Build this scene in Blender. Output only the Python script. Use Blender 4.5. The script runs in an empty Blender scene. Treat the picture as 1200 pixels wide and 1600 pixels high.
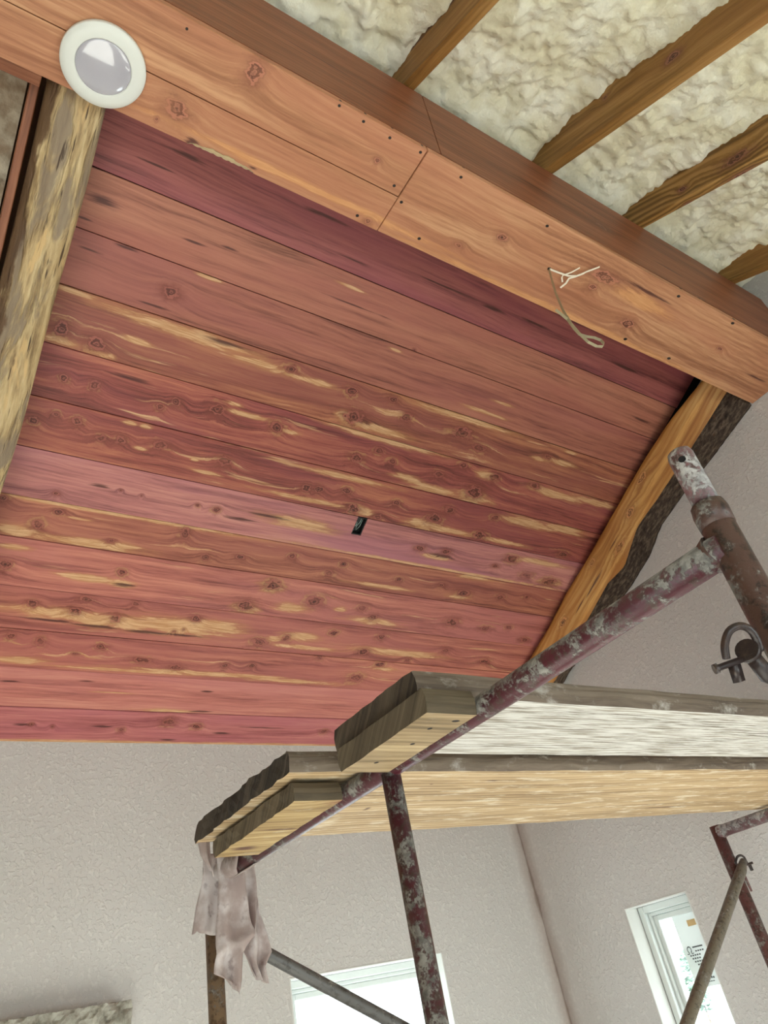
import bpy, bmesh, math, random
from mathutils import Vector, Matrix, noise as mn
random.seed(7)

# ---------------------------------------------------------------- camera, world, exposure
EYE = 1.5                                   # phone height above the floor; the other heights below are relative to it
scene = bpy.context.scene
col = scene.collection
cam_d = bpy.data.cameras.new('camera')
cam = bpy.data.objects.new('camera', cam_d); col.objects.link(cam)
cam_d.sensor_fit = 'HORIZONTAL'; cam_d.sensor_width = 36.0; cam_d.lens = 36.0*1132.0/1200.0
cam_d.clip_start = 0.02; cam_d.clip_end = 200
right = Vector((0.83182944, -0.52435988, -0.18195189))
down = Vector((0.18245443, 0.56793881, -0.80259323))
fwd = Vector((0.52418523, 0.63442275, 0.56810001))
m = Matrix((right, -down, -fwd)).transposed().to_4x4()
m.translation = Vector((0, 0, EYE))
cam.matrix_world = m
scene.camera = cam

world = bpy.data.worlds.new('overcast_sky'); scene.world = world
world.use_nodes = True
bg = world.node_tree.nodes['Background']
bg.inputs['Color'].default_value = (0.93, 0.97, 1.0, 1); bg.inputs['Strength'].default_value = 4.2

scene.view_settings.view_transform = 'Standard'
scene.view_settings.look = 'None'
scene.view_settings.gamma = 1.0
scene.view_settings.use_curve_mapping = False
scene.view_settings.exposure = 0.4

# the windows of the room that let the daylight in: portals guide the sky light through them
def portal(name, loc, rot, sx, sy):
    l = bpy.data.lights.new(name, 'AREA'); l.shape = 'RECTANGLE'; l.size = sx; l.size_y = sy
    l.cycles.is_portal = True
    o = bpy.data.objects.new(name, l); col.objects.link(o)
    o.location = (loc[0], loc[1], loc[2]+EYE); o.rotation_euler = rot
    return o
H2 = math.pi/2
portal('window_portal', (1.79, 3.06, -0.33), (-H2, 0, 0), 0.74, 1.1)
portal('window_portal', (3.0, 2.215, -0.33), (0, H2, 0), 1.1, 0.36)
portal('window_portal', (-1.0, -1.62, -0.35), (H2, 0, 0), 2.0, 1.5)
portal('window_portal', (1.6, -1.62, -0.35), (H2, 0, 0), 1.6, 1.5)
# sunlight falling through the front windows onto the floor, out of the picture
sun_d = bpy.data.lights.new('sun', 'SUN'); sun_d.energy = 40.0; sun_d.angle = 0.01; sun_d.color = (1.0, 0.97, 0.92)
sun = bpy.data.objects.new('sun', sun_d); col.objects.link(sun)
sun.rotation_euler = Vector((-0.22, -0.86, 0.46)).to_track_quat('Z', 'Y').to_euler()

# ---------------------------------------------------------------- mesh helpers
def link(name, me, mat=None, parent=None, smooth=False):
    o = bpy.data.objects.new(name, me); col.objects.link(o)
    if mat is not None:
        for mm in (mat if isinstance(mat, (list, tuple)) else [mat]): me.materials.append(mm)
    if parent is not None: o.parent = parent
    if smooth:
        for p in me.polygons: p.use_smooth = True
    return o
def mesh(name, verts, faces, mat=None, parent=None, smooth=False, slots=None):
    me = bpy.data.meshes.new(name); me.from_pydata([tuple(v) for v in verts], [], faces)
    bm = bmesh.new(); bm.from_mesh(me); bmesh.ops.recalc_face_normals(bm, faces=bm.faces); bm.to_mesh(me); bm.free()
    if slots:
        for p, s in zip(me.polygons, slots): p.material_index = s
    me.update()
    return link(name, me, mat, parent, smooth)
def rnd_mesh(name, bm, mat=None, parent=None, smooth=False):
    me = bpy.data.meshes.new(name)
    bmesh.ops.recalc_face_normals(bm, faces=bm.faces)
    bm.to_mesh(me); bm.free()
    return link(name, me, mat, parent, smooth)
def box_bm(x0, x1, y0, y1, z0, z1, bev=0.0, seg=1, bm=None):
    b = bmesh.new()
    vs = [b.verts.new((x, y, z)) for x in (x0, x1) for y in (y0, y1) for z in (z0, z1)]
    for f in ((0,1,3,2),(4,6,7,5),(0,4,5,1),(2,3,7,6),(0,2,6,4),(1,5,7,3)): b.faces.new([vs[i] for i in f])
    if bev > 0: bmesh.ops.bevel(b, geom=b.edges[:], offset=bev, segments=seg, affect='EDGES', profile=0.5)
    if bm is None: return b
    me = bpy.data.meshes.new('t'); b.to_mesh(me); b.free(); bm.from_mesh(me); bpy.data.meshes.remove(me)
    return bm
def box(name, x0, x1, y0, y1, z0, z1, mat, parent=None, bev=0.0, seg=1):
    return rnd_mesh(name, box_bm(x0, x1, y0, y1, z0, z1, bev, seg), mat, parent)
def frame_for(d):
    d = d.normalized(); a = Vector((0, 0, 1)) if abs(d.z) < 0.9 else Vector((1, 0, 0))
    u = d.cross(a).normalized(); v = d.cross(u).normalized()
    return u, v
def tube_geo(path, radii, n=14, flat=1.0, closed=False, cap=True):
    path = [Vector(p) for p in path]; verts = []; faces = []
    N = len(path); pu = None
    for i, p in enumerate(path):
        a = path[(i-1) % N] if (closed or i > 0) else p
        c = path[(i+1) % N] if (closed or i < N-1) else p
        d = (c-a).normalized()
        if pu is None: u, v = frame_for(d)
        else:
            u = (pu - d*pu.dot(d)).normalized(); v = d.cross(u).normalized()
        pu = u
        r = radii[i] if isinstance(radii, (list, tuple)) else radii
        for k in range(n):
            t = 2*math.pi*k/n
            verts.append(p + u*math.cos(t)*r + v*math.sin(t)*r*flat)
    for i in range(N if closed else N-1):
        for k in range(n):
            a, b2 = i*n+k, i*n+(k+1) % n
            c2, d2 = ((i+1) % N)*n+(k+1) % n, ((i+1) % N)*n+k
            faces.append((a, b2, c2, d2))
    if cap and not closed:
        faces.append(tuple(range(n))[::-1]); faces.append(tuple((N-1)*n+k for k in range(n)))
    return verts, faces
def tube(name, path, radii, mat, parent=None, n=14, flat=1.0, closed=False):
    v, f = tube_geo(path, radii, n, flat, closed)
    o = mesh(name, v, f, mat, parent)
    for p in o.data.polygons: p.use_smooth = len(p.vertices) == 4
    return o
def lathe(name, prof, mat, parent=None, n=48):
    verts = []; faces = []
    for r, z in prof:
        for k in range(n):
            t = 2*math.pi*k/n; verts.append((r*math.cos(t), r*math.sin(t), z))
    for i in range(len(prof)-1):
        for k in range(n):
            faces.append((i*n+k, i*n+(k+1) % n, (i+1)*n+(k+1) % n, (i+1)*n+k))
    faces.append(tuple(range(n))); faces.append(tuple((len(prof)-1)*n+k for k in range(n)))
    o = mesh(name, verts, faces, mat, parent)
    for p in o.data.polygons: p.use_smooth = len(p.vertices) == 4
    return o
def empty(name, loc=(0, 0, 0), rot=(0, 0, 0)):
    o = bpy.data.objects.new(name, None); col.objects.link(o); o.location = loc; o.rotation_euler = rot
    o.empty_display_size = 0.1
    return o
def tag(o, label, cat, group=None):
    o['label'] = label; o['category'] = cat
    if group: o['group'] = group
    return o
def struct(o, label=None):
    o['kind'] = 'structure'
    if label: o['label'] = label
    return o
def place(o, x=0, y=0, z=0):
    o.location = (x, y, z+EYE); return o

# ---------------------------------------------------------------- shader helpers
class NT:
    def __init__(s, name):
        s.m = bpy.data.materials.new(name); s.m.use_nodes = True
        s.t = s.m.node_tree; s.t.nodes.clear()
        s.out = s.t.nodes.new('ShaderNodeOutputMaterial')
    def put(s, sock, v):
        if isinstance(v, bpy.types.NodeSocket): s.t.links.new(v, sock)
        elif v is not None:
            if sock.type == 'RGBA' and len(v) == 3: v = (*v, 1)
            sock.default_value = v
    def math(s, op, a, b=None, c=None, clamp=False):
        n = s.t.nodes.new('ShaderNodeMath'); n.operation = op; n.use_clamp = clamp
        for i, x in enumerate((a, b, c)):
            if x is not None: s.put(n.inputs[i], x)
        return n.outputs[0]
    def vm(s, op, a, b=None, c=None):
        n = s.t.nodes.new('ShaderNodeVectorMath'); n.operation = op
        for i, x in enumerate((a, b, c)):
            if x is not None: s.put(n.inputs[i], x)
        return n.outputs['Value'] if op in ('LENGTH', 'DOT_PRODUCT', 'DISTANCE') else n.outputs['Vector']
    def mix(s, f, a, b, mode='MIX'):
        n = s.t.nodes.new('ShaderNodeMix'); n.data_type = 'RGBA'; n.blend_type = mode
        s.put(n.inputs[0], f); s.put(n.inputs[6], a); s.put(n.inputs[7], b)
        return n.outputs[2]
    def noise(s, v, scale=1.0, detail=3.0, rough=0.55, dist=0.0, color=False):
        n = s.t.nodes.new('ShaderNodeTexNoise'); s.put(n.inputs['Vector'], v)
        s.put(n.inputs['Scale'], scale); n.inputs['Detail'].default_value = detail
        n.inputs['Roughness'].default_value = rough; n.inputs['Distortion'].default_value = dist
        return n.outputs['Color' if color else 'Fac']
    def voro(s, v, scale=1.0, rnd=1.0):
        n = s.t.nodes.new('ShaderNodeTexVoronoi'); s.put(n.inputs['Vector'], v); n.inputs['Scale'].default_value = scale
        n.inputs['Randomness'].default_value = rnd
        return n
    def ramp(s, f, stops):
        n = s.t.nodes.new('ShaderNodeValToRGB'); s.put(n.inputs[0], f)
        e = n.color_ramp.elements
        while len(e) > 1: e.remove(e[-1])
        e[0].position = stops[0][0]; e[0].color = (*stops[0][1], 1)
        for p, c in stops[1:]:
            x = e.new(p); x.color = (*c, 1)
        return n.outputs[0]
    def mr(s, v, a, b, c=0.0, d=1.0, smooth=True):
        n = s.t.nodes.new('ShaderNodeMapRange'); n.interpolation_type = 'SMOOTHSTEP' if smooth else 'LINEAR'
        s.put(n.inputs[0], v)
        for i, x in enumerate((a, b, c, d)): s.put(n.inputs[i+1], x)
        return n.outputs[0]
    def coord(s, kind='Object'):
        return s.t.nodes.new('ShaderNodeTexCoord').outputs[kind]
    def sep(s, v):
        n = s.t.nodes.new('ShaderNodeSeparateXYZ'); s.put(n.inputs[0], v); return n.outputs
    def comb(s, x, y, z):
        n = s.t.nodes.new('ShaderNodeCombineXYZ'); s.put(n.inputs[0], x); s.put(n.inputs[1], y); s.put(n.inputs[2], z)
        return n.outputs[0]
    def bump(s, h, strength=0.3, dist=0.01, normal=None):
        n = s.t.nodes.new('ShaderNodeBump'); s.put(n.inputs['Height'], h)
        n.inputs['Strength'].default_value = strength; n.inputs['Distance'].default_value = dist
        if normal is not None: s.put(n.inputs['Normal'], normal)
        return n.outputs[0]
    def bsdf(s, color, rough=0.6, normal=None, spec=0.5, metal=0.0, **kw):
        n = s.t.nodes.new('ShaderNodeBsdfPrincipled')
        s.put(n.inputs['Base Color'], color); s.put(n.inputs['Roughness'], rough)
        n.inputs['Specular IOR Level'].default_value = spec; s.put(n.inputs['Metallic'], metal)
        if normal is not None: s.put(n.inputs['Normal'], normal)
        for k, v in kw.items(): s.put(n.inputs[k], v)
        s.t.links.new(n.outputs[0], s.out.inputs[0])
        return s.m
def dist_min(s, p, ells):
    """smallest normalised distance from p to a list of ellipses (u, v, half length, half width)"""
    d = None
    for (u, v, a, b) in ells:
        a = max(a, 0.001); b = max(b, 0.001)
        l = s.vm('LENGTH', s.vm('MULTIPLY_ADD', p, (1/a, 1/b, 0), (-u/a, -v/b, 0)))
        d = l if d is None else s.math('MINIMUM', d, l)
    return d
def wood(name, dark, mid, light, knots=(), saps=(), darks=(), holes=(), sap=(0.82, 0.54, 0.31), gold=(0.50, 0.23, 0.09),
         tint=None, knotc=(0.115, 0.028, 0.018), darkc=(0.075, 0.02, 0.016), auto_sap=0.0, auto_knot=None, rough=0.5, seed=0.0,
         rings=0.25, bump=0.12, grain=1.0, rim=(0.55, 0.30, 0.12), rim_amt=0.5, plaster=None, spec=0.4, zref=0.0):
    """sawn wood, length along local x; knots bend the grain, saps and darks are streaks in it"""
    s = NT(name); p0 = s.coord()
    sx = s.sep(p0)
    p2 = s.comb(sx[0], s.math('ADD', sx[1], s.math('MULTIPLY', s.math('SUBTRACT', sx[2], zref), 0.9)), 0.0)     # side faces carry the grain on
    off = s.vm('ADD', p2, (seed*3.1, seed*1.7, seed))
    wob = s.noise(s.vm('MULTIPLY', off, (5, 14, 1)), 1.0, 2.0)
    wob2 = s.noise(s.vm('MULTIPLY', off, (1.3, 3.5, 1)), 1.0, 2.0)
    yv = s.math('ADD', s.sep(off)[1], s.math('ADD', s.math('MULTIPLY', wob, 0.012), s.math('MULTIPLY', wob2, 0.05)))
    K = dist_min(s, p2, knots)
    if auto_knot:
        vo = s.voro(s.vm('MULTIPLY', off, (auto_knot[0], auto_knot[1], 1)))
        gate = s.math('GREATER_THAN', s.sep(vo.outputs['Color'])[0], auto_knot[2])
        A = s.math('ADD', s.math('MULTIPLY', vo.outputs['Distance'], 1/auto_knot[3]), s.math('MULTIPLY', gate, 20.0))
        K = A if K is None else s.math('MINIMUM', K, A)
    if K is not None:
        K = s.math('ADD', K, s.math('MULTIPLY', s.math('SUBTRACT', s.noise(s.vm('MULTIPLY', off, (38, 60, 1)), 1.0, 3.0, 0.65), 0.5), 1.7))
        K = s.math('MAXIMUM', K, 0.0)
        kb = s.math('EXPONENT', s.math('MULTIPLY', s.math('MULTIPLY', K, K), -0.22))
        yv = s.math('ADD', yv, s.math('MULTIPLY', kb, 0.022))
    gx = s.sep(off)[0]
    g1 = s.noise(s.comb(s.math('MULTIPLY', gx, 1.6), s.math('MULTIPLY', yv, 34*grain), 0.3), 1.0, 5.0, 0.6)
    g2 = s.noise(s.comb(s.math('MULTIPLY', gx, 9.0), s.math('MULTIPLY', yv, 230*grain), 0.7), 1.0, 4.0, 0.7)
    ring = s.math('SINE', s.math('ADD', s.math('MULTIPLY', yv, 420*grain), s.math('MULTIPLY', g1, 9.0)))
    f = s.math('ADD', s.math('ADD', s.math('MULTIPLY', g1, 0.66), s.math('MULTIPLY', g2, 0.34)), s.math('MULTIPLY', ring, 0.06*rings/0.25*0.5))
    c = s.ramp(f, [(0.36, dark), (0.5, mid), (0.63, light)])
    if tint:
        c = s.mix(s.mr(s.noise(s.vm('MULTIPLY', off, (1.1, 7, 1)), 1.0, 3.0), 0.42, 0.66, 0, tint[1]), c, tint[0])
    f2 = s.mr(g2, 0.3, 0.7)
    sapcol = s.mix(s.math('MULTIPLY', f2, 0.8), gold, sap)
    if auto_sap > 0:
        a = s.noise(s.comb(s.math('MULTIPLY', gx, 2.4), s.math('MULTIPLY', yv, 44), 4.4), 1.0, 4.0, 0.6)
        am = s.mr(a, 0.64-0.12*auto_sap, 0.74-0.12*auto_sap, 0, 0.85)
        c = s.mix(am, c, sapcol)
    S = dist_min(s, p2, saps)
    if S is not None:
        jag = s.noise(s.comb(s.math('MULTIPLY', gx, 9), s.math('MULTIPLY', yv, 75), 2.0), 1.0, 4.0, 0.65)
        S = s.math('ADD', S, s.math('MULTIPLY', s.math('SUBTRACT', jag, 0.5), 2.6))
        c = s.mix(s.math('MULTIPLY', s.mr(S, 0.8, 1.75, 1, 0), 0.55), c, gold)
        c = s.mix(s.math('MULTIPLY', s.mr(S, 0.7, 1.1, 1, 0), 0.92), c, sapcol)
    Dk = dist_min(s, p2, darks)
    if Dk is not None:
        jag2 = s.noise(s.comb(s.math('MULTIPLY', gx, 7), s.math('MULTIPLY', yv, 130), 5.0), 1.0, 4.0, 0.65)
        Dk = s.math('ADD', Dk, s.math('MULTIPLY', s.math('SUBTRACT', jag2, 0.5), 2.6))
        c = s.mix(s.mr(Dk, 0.3, 1.2, 0.88, 0), c, darkc)
    if K is not None:
        kn = s.noise(s.vm('MULTIPLY', off, (7, 16, 1)), 1.0, 2.0)             # some knots are faint, some dark
        ks = s.mr(kn, 0.36, 0.60, 0.55, 1.0)
        kr = s.math('SINE', s.math('MULTIPLY', K, 11.0))
        kcol = s.mix(s.mr(kr, -0.5, 0.7, 0, 0.85), knotc, tuple(min(1, x*3.4+0.03) for x in knotc))
        c = s.mix(s.math('MULTIPLY', s.mr(K, 0.9, 2.1, 0.5, 0), ks), c, tuple(x*1.8 for x in knotc))
        if rim_amt > 0:
            rm = s.math('MULTIPLY', s.mr(s.math('ABSOLUTE', s.math('SUBTRACT', K, 1.2)), 0.0, 0.35, 1, 0), s.math('MULTIPLY', s.mr(g1, 0.46, 0.60), rim_amt))
            c = s.mix(rm, c, rim)
        c = s.mix(s.math('MULTIPLY', s.mr(K, 0.55, 1.15, 1, 0), ks), c, kcol)
        c = s.mix(s.math('MULTIPLY', s.mr(K, 0.02, 0.30, 0.85, 0), ks), c, tuple(x*0.35 for x in knotc))
    Hh = dist_min(s, p2, holes)
    if Hh is not None: c = s.mix(s.mr(Hh, 0.75, 1.15, 1, 0), c, (0.015, 0.01, 0.008))
    h = f
    rg = rough
    if plaster:
        pn = s.noise(s.vm('MULTIPLY', off, (plaster[2], plaster[3], 1)), 1.0, 6.0, 0.65)
        pm = s.mr(pn, plaster[1]-0.06, plaster[1]+0.10, 0, plaster[4])
        c = s.mix(pm, c, plaster[0])
        h = s.math('ADD', h, s.math('MULTIPLY', pm, 0.6))
    if K is not None: h = s.math('SUBTRACT', h, s.math('MULTIPLY', s.mr(K, 0.6, 1.0, 1, 0), 0.3))
    if Hh is not None: h = s.math('SUBTRACT', h, s.math('MULTIPLY', s.mr(Hh, 0.8, 1.1, 1, 0), 2.0))
    return s.bsdf(c, rg, s.bump(h, bump, 0.004), spec)

def srgb(r, g, b):
    f = lambda x: (x/255)/12.92 if x/255 <= 0.04045 else ((x/255+0.055)/1.055)**2.4
    return (f(r), f(g), f(b))

# streaks and knots of each board as (along, across, half length, half width) in metres on the board plane
SEAMS= [0.09, 0.272, 0.436, 0.598, 0.772, 0.938, 1.103, 1.27, 1.417, 1.6, 1.768, 1.93, 2.104, 2.272]
KNOTS=[
  [] ,
  [(1.335, 0.432, 0.0079, 0.0067)] ,
  [(0.484, 0.521, 0.0274, 0.019)] ,
  [(0.224, 0.719, 0.0232, 0.0226), (0.324, 0.735, 0.0279, 0.0233), (0.923, 0.63, 0.0249, 0.0173), (1.165, 0.641, 0.0251, 0.0182), (1.214, 0.729, 0.0414, 0.0281), (1.337, 0.623, 0.0215, 0.014), (1.421, 0.672, 0.0279, 0.0192), (1.686, 0.667, 0.0556, 0.0277), (1.795, 0.704, 0.0387, 0.0181), (2.146, 0.657, 0.0254, 0.0135)] ,
  [(0.265, 0.864, 0.0138, 0.0139), (0.352, 0.862, 0.018, 0.0182), (0.598, 0.845, 0.0181, 0.0149), (0.554, 0.873, 0.0159, 0.0149), (0.733, 0.832, 0.0278, 0.0219), (0.952, 0.84, 0.0259, 0.0206), (1.292, 0.875, 0.0325, 0.0197), (1.366, 0.824, 0.0222, 0.0148), (1.439, 0.85, 0.0228, 0.0151), (1.666, 0.854, 0.0311, 0.0183), (1.868, 0.89, 0.0469, 0.0299), (1.932, 0.805, 0.0273, 0.0189), (2.153, 0.794, 0.033, 0.0167), (1.754, 0.792, 0.0256, 0.0157)] ,
  [(0.217, 1.015, 0.0155, 0.0143), (0.332, 0.984, 0.0181, 0.0167), (0.412, 1.022, 0.017, 0.015), (0.468, 1.014, 0.0194, 0.0152), (0.591, 1.0, 0.0266, 0.0177), (0.813, 1.004, 0.0271, 0.0186), (0.27, 0.979, 0.0123, 0.0103), (1.144, 1.034, 0.0207, 0.0174), (1.192, 1.028, 0.0211, 0.0175), (1.305, 1.008, 0.022, 0.0153), (1.536, 1.01, 0.021, 0.0132), (1.362, 1.079, 0.0339, 0.0261), (1.482, 1.089, 0.0236, 0.016), (1.74, 1.042, 0.0388, 0.0248), (1.789, 0.989, 0.0262, 0.0165), (2.003, 1.074, 0.039, 0.0231), (2.511, 1.074, 0.0334, 0.0186), (2.031, 0.975, 0.0249, 0.0142)] ,
  [(0.845, 1.189, 0.0163, 0.0122), (0.33, 1.238, 0.0112, 0.0089), (0.516, 1.184, 0.0061, 0.0046), (0.585, 1.19, 0.0042, 0.0047), (0.778, 1.186, 0.009, 0.0072), (1.736, 1.185, 0.0293, 0.0142), (1.873, 1.179, 0.0273, 0.0144), (2.236, 1.15, 0.0384, 0.0212), (2.165, 1.2, 0.0225, 0.0121), (2.369, 1.218, 0.0401, 0.0187), (2.523, 1.23, 0.0505, 0.0224)] ,
  [(0.186, 1.29, 0.0159, 0.0154), (0.3, 1.359, 0.0206, 0.0207), (0.352, 1.303, 0.0171, 0.0114), (0.769, 1.304, 0.0182, 0.0248), (0.872, 1.384, 0.0215, 0.0155), (0.997, 1.362, 0.0201, 0.0131), (0.536, 1.377, 0.0125, 0.0097), (1.198, 1.321, 0.0189, 0.0134), (1.379, 1.37, 0.0261, 0.0168), (1.422, 1.318, 0.0176, 0.0139), (1.709, 1.345, 0.0195, 0.0117), (1.932, 1.34, 0.021, 0.012), (2.068, 1.363, 0.0403, 0.0185), (2.285, 1.352, 0.0275, 0.0158), (2.438, 1.33, 0.0247, 0.0129)] ,
  [(0.603, 1.492, 0.0173, 0.0151), (1.168, 1.458, 0.0377, 0.0248), (1.091, 1.565, 0.0369, 0.0251), (0.24, 1.523, 0.0223, 0.019), (1.367, 1.505, 0.0407, 0.0287), (1.597, 1.508, 0.0252, 0.0178), (1.664, 1.548, 0.0291, 0.0181), (2.089, 1.518, 0.0371, 0.0223), (2.296, 1.529, 0.0396, 0.0164), (2.428, 1.506, 0.0247, 0.0133), (2.565, 1.563, 0.0343, 0.017)] ,
  [(0.352, 1.662, 0.0178, 0.0176), (0.489, 1.676, 0.0252, 0.0181), (0.516, 1.621, 0.0275, 0.0154), (0.631, 1.687, 0.0223, 0.0186), (0.684, 1.616, 0.0158, 0.0132), (0.918, 1.651, 0.0199, 0.0166), (0.855, 1.717, 0.0098, 0.0083), (0.888, 1.705, 0.0074, 0.0084), (1.207, 1.73, 0.0362, 0.0206), (1.316, 1.695, 0.0231, 0.0178), (1.516, 1.646, 0.0216, 0.0151), (1.755, 1.639, 0.0268, 0.0187), (1.702, 1.728, 0.0297, 0.0189), (1.949, 1.747, 0.0179, 0.0131), (2.131, 1.677, 0.0227, 0.0132), (2.394, 1.716, 0.0327, 0.0171)] ,
  [(0.411, 1.811, 0.0185, 0.0211), (0.313, 1.797, 0.0178, 0.0155), (0.612, 1.812, 0.0223, 0.0164), (0.772, 1.857, 0.0382, 0.0142), (0.908, 1.878, 0.0302, 0.0145), (1.102, 1.855, 0.0162, 0.0149), (0.535, 1.851, 0.0174, 0.0082), (1.217, 1.845, 0.014, 0.0121), (1.721, 1.868, 0.04, 0.026), (1.815, 1.784, 0.0274, 0.0162), (1.501, 1.775, 0.0185, 0.0155)] ,
  [] ,
  [(0.965, 2.151, 0.0313, 0.0218), (1.083, 2.17, 0.0245, 0.0159), (0.787, 2.197, 0.0147, 0.0153), (1.69, 2.179, 0.0234, 0.0137), (0.461, 2.183, 0.0087, 0.0087), (0.535, 2.189, 0.0067, 0.0088)] ,
]
SAPS=[
  [] ,
  [(1.024, 0.312, 0.0455, 0.0041)] ,
  [(0.578, 0.442, 0.034, 0.0057), (1.748, 0.562, 0.094, 0.0062), (1.806, 0.507, 0.0478, 0.005), (1.271, 0.455, 0.0257, 0.0044)] ,
  [(0.235, 0.606, 0.0491, 0.0073), (0.564, 0.622, 0.212, 0.0159), (0.622, 0.617, 0.0554, 0.0181), (0.83, 0.645, 0.0829, 0.0127), (0.433, 0.69, 0.0329, 0.0098), (0.236, 0.754, 0.0419, 0.0095), (0.358, 0.761, 0.0214, 0.0079), (1.174, 0.735, 0.0255, 0.0186), (1.675, 0.607, 0.2295, 0.0112), (1.324, 0.745, 0.1218, 0.012), (1.041, 0.646, 0.0597, 0.0089), (2.097, 0.675, 0.0429, 0.0081), (2.238, 0.662, 0.0675, 0.011), (2.254, 0.608, 0.0376, 0.0055), (0.968, 0.649, 0.0695, 0.0066)] ,
  [(0.783, 0.801, 0.0261, 0.0066), (0.844, 0.824, 0.0672, 0.0078), (1.005, 0.843, 0.0288, 0.0069), (1.379, 0.778, 0.2081, 0.0122), (1.868, 0.914, 0.0939, 0.0219), (1.682, 0.917, 0.1256, 0.0106), (2.297, 0.806, 0.1541, 0.0171), (2.534, 0.793, 0.1455, 0.0147), (1.532, 0.9, 0.0594, 0.0103), (1.886, 0.804, 0.0469, 0.0161)] ,
  [(0.483, 0.949, 0.0194, 0.0064), (0.533, 0.949, 0.0198, 0.0065), (0.535, 1.026, 0.018, 0.0055), (0.769, 1.059, 0.0445, 0.0058), (0.715, 1.023, 0.013, 0.0046), (1.359, 1.086, 0.0141, 0.0209), (1.407, 1.076, 0.0431, 0.0158), (1.289, 0.957, 0.1632, 0.01), (1.684, 1.08, 0.0635, 0.0193), (1.83, 1.079, 0.1336, 0.0113), (2.218, 0.966, 0.1514, 0.0175), (2.431, 0.954, 0.1215, 0.018), (1.164, 1.078, 0.157, 0.0076), (2.117, 1.078, 0.1472, 0.0088)] ,
  [(1.174, 1.178, 0.1324, 0.0207), (1.827, 1.21, 0.0605, 0.0101), (2.419, 1.139, 0.1422, 0.0124), (2.249, 1.152, 0.0347, 0.0121), (2.525, 1.233, 0.0673, 0.0128), (1.926, 1.261, 0.6618, 0.0059)] ,
  [(0.536, 1.275, 0.3913, 0.0071), (0.469, 1.4, 0.152, 0.0144), (0.24, 1.393, 0.0549, 0.016), (0.584, 1.391, 0.0468, 0.0123), (1.64, 1.391, 0.1431, 0.0073), (2.051, 1.386, 0.0547, 0.0093), (2.088, 1.278, 0.0809, 0.0091), (0.41, 1.315, 0.0352, 0.0035)] ,
  [(0.508, 1.532, 0.094, 0.0125), (0.606, 1.537, 0.0479, 0.0128), (0.252, 1.453, 0.0463, 0.0093), (1.286, 1.55, 0.0623, 0.0172), (1.499, 1.528, 0.0244, 0.0118), (1.685, 1.566, 0.114, 0.0152), (1.165, 1.465, 0.0431, 0.022), (1.095, 1.577, 0.045, 0.0224)] ,
  [(0.484, 1.69, 0.1993, 0.0181), (0.651, 1.705, 0.1349, 0.0268), (0.87, 1.695, 0.1836, 0.0332), (1.006, 1.678, 0.1082, 0.0282), (1.263, 1.708, 0.0283, 0.0118), (1.373, 1.682, 0.0736, 0.0179), (1.414, 1.734, 0.1347, 0.0091), (1.908, 1.714, 0.2115, 0.0161)] ,
  [(0.36, 1.896, 0.0772, 0.0134), (0.796, 1.91, 0.2659, 0.0058), (1.079, 1.899, 0.3219, 0.009), (1.425, 1.908, 0.1818, 0.0094), (1.847, 1.807, 0.0624, 0.0081)] ,
  [(0.709, 2.02, 0.066, 0.0029), (0.935, 2.096, 0.0902, 0.0076)] ,
  [(0.961, 2.262, 1.3652, 0.0083)] ,
]
DARKS=[
  [(0.425, 0.15, 0.0533, 0.0067), (0.345, 0.205, 0.0678, 0.0033), (0.853, 0.144, 0.0925, 0.0065), (0.998, 0.231, 0.0779, 0.0049), (1.57, 0.196, 0.0705, 0.0066), (1.771, 0.185, 0.1067, 0.0069), (2.315, 0.199, 0.1117, 0.0076), (1.362, 0.193, 0.1555, 0.0042), (0.607, 0.099, 0.1629, 0.0069)] ,
  [(0.242, 0.346, 0.0533, 0.0135), (0.506, 0.36, 0.036, 0.0045), (0.606, 0.339, 0.0283, 0.0046), (0.207, 0.407, 0.0218, 0.0043), (2.532, 0.374, 0.0731, 0.0082), (1.058, 0.362, 0.1396, 0.0031), (0.207, 0.273, 0.0304, 0.0033)] ,
  [(0.33, 0.444, 0.0334, 0.0053), (0.246, 0.483, 0.0403, 0.0035), (0.483, 0.518, 0.0219, 0.0057), (0.448, 0.575, 0.0453, 0.0038)] ,
  [(0.683, 0.615, 0.0814, 0.0082), (1.234, 0.731, 0.0652, 0.0118)] ,
  [(0.437, 0.81, 0.0745, 0.0081)] ,
  [] ,
  [(0.943, 1.208, 0.063, 0.0088), (0.451, 1.184, 0.0354, 0.0068), (1.044, 1.174, 0.1007, 0.0063), (1.86, 1.2, 0.0815, 0.0116)] ,
  [] ,
  [(0.625, 1.542, 0.0395, 0.0077)] ,
  [(0.414, 1.721, 0.0919, 0.0057), (0.575, 1.728, 0.0983, 0.0066), (0.762, 1.731, 0.106, 0.0077), (0.891, 1.731, 0.094, 0.0056)] ,
  [] ,
  [(0.349, 1.992, 0.0367, 0.0049), (0.603, 1.973, 0.0406, 0.0051), (1.074, 1.99, 0.0269, 0.0055), (1.082, 2.092, 0.0543, 0.0069)] ,
  [(0.435, 2.184, 0.0429, 0.0072), (0.711, 2.183, 0.0382, 0.0076), (0.987, 2.244, 0.0397, 0.0064), (1.201, 2.201, 0.0427, 0.0065), (1.365, 2.167, 0.1051, 0.0049)] ,
]
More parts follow.
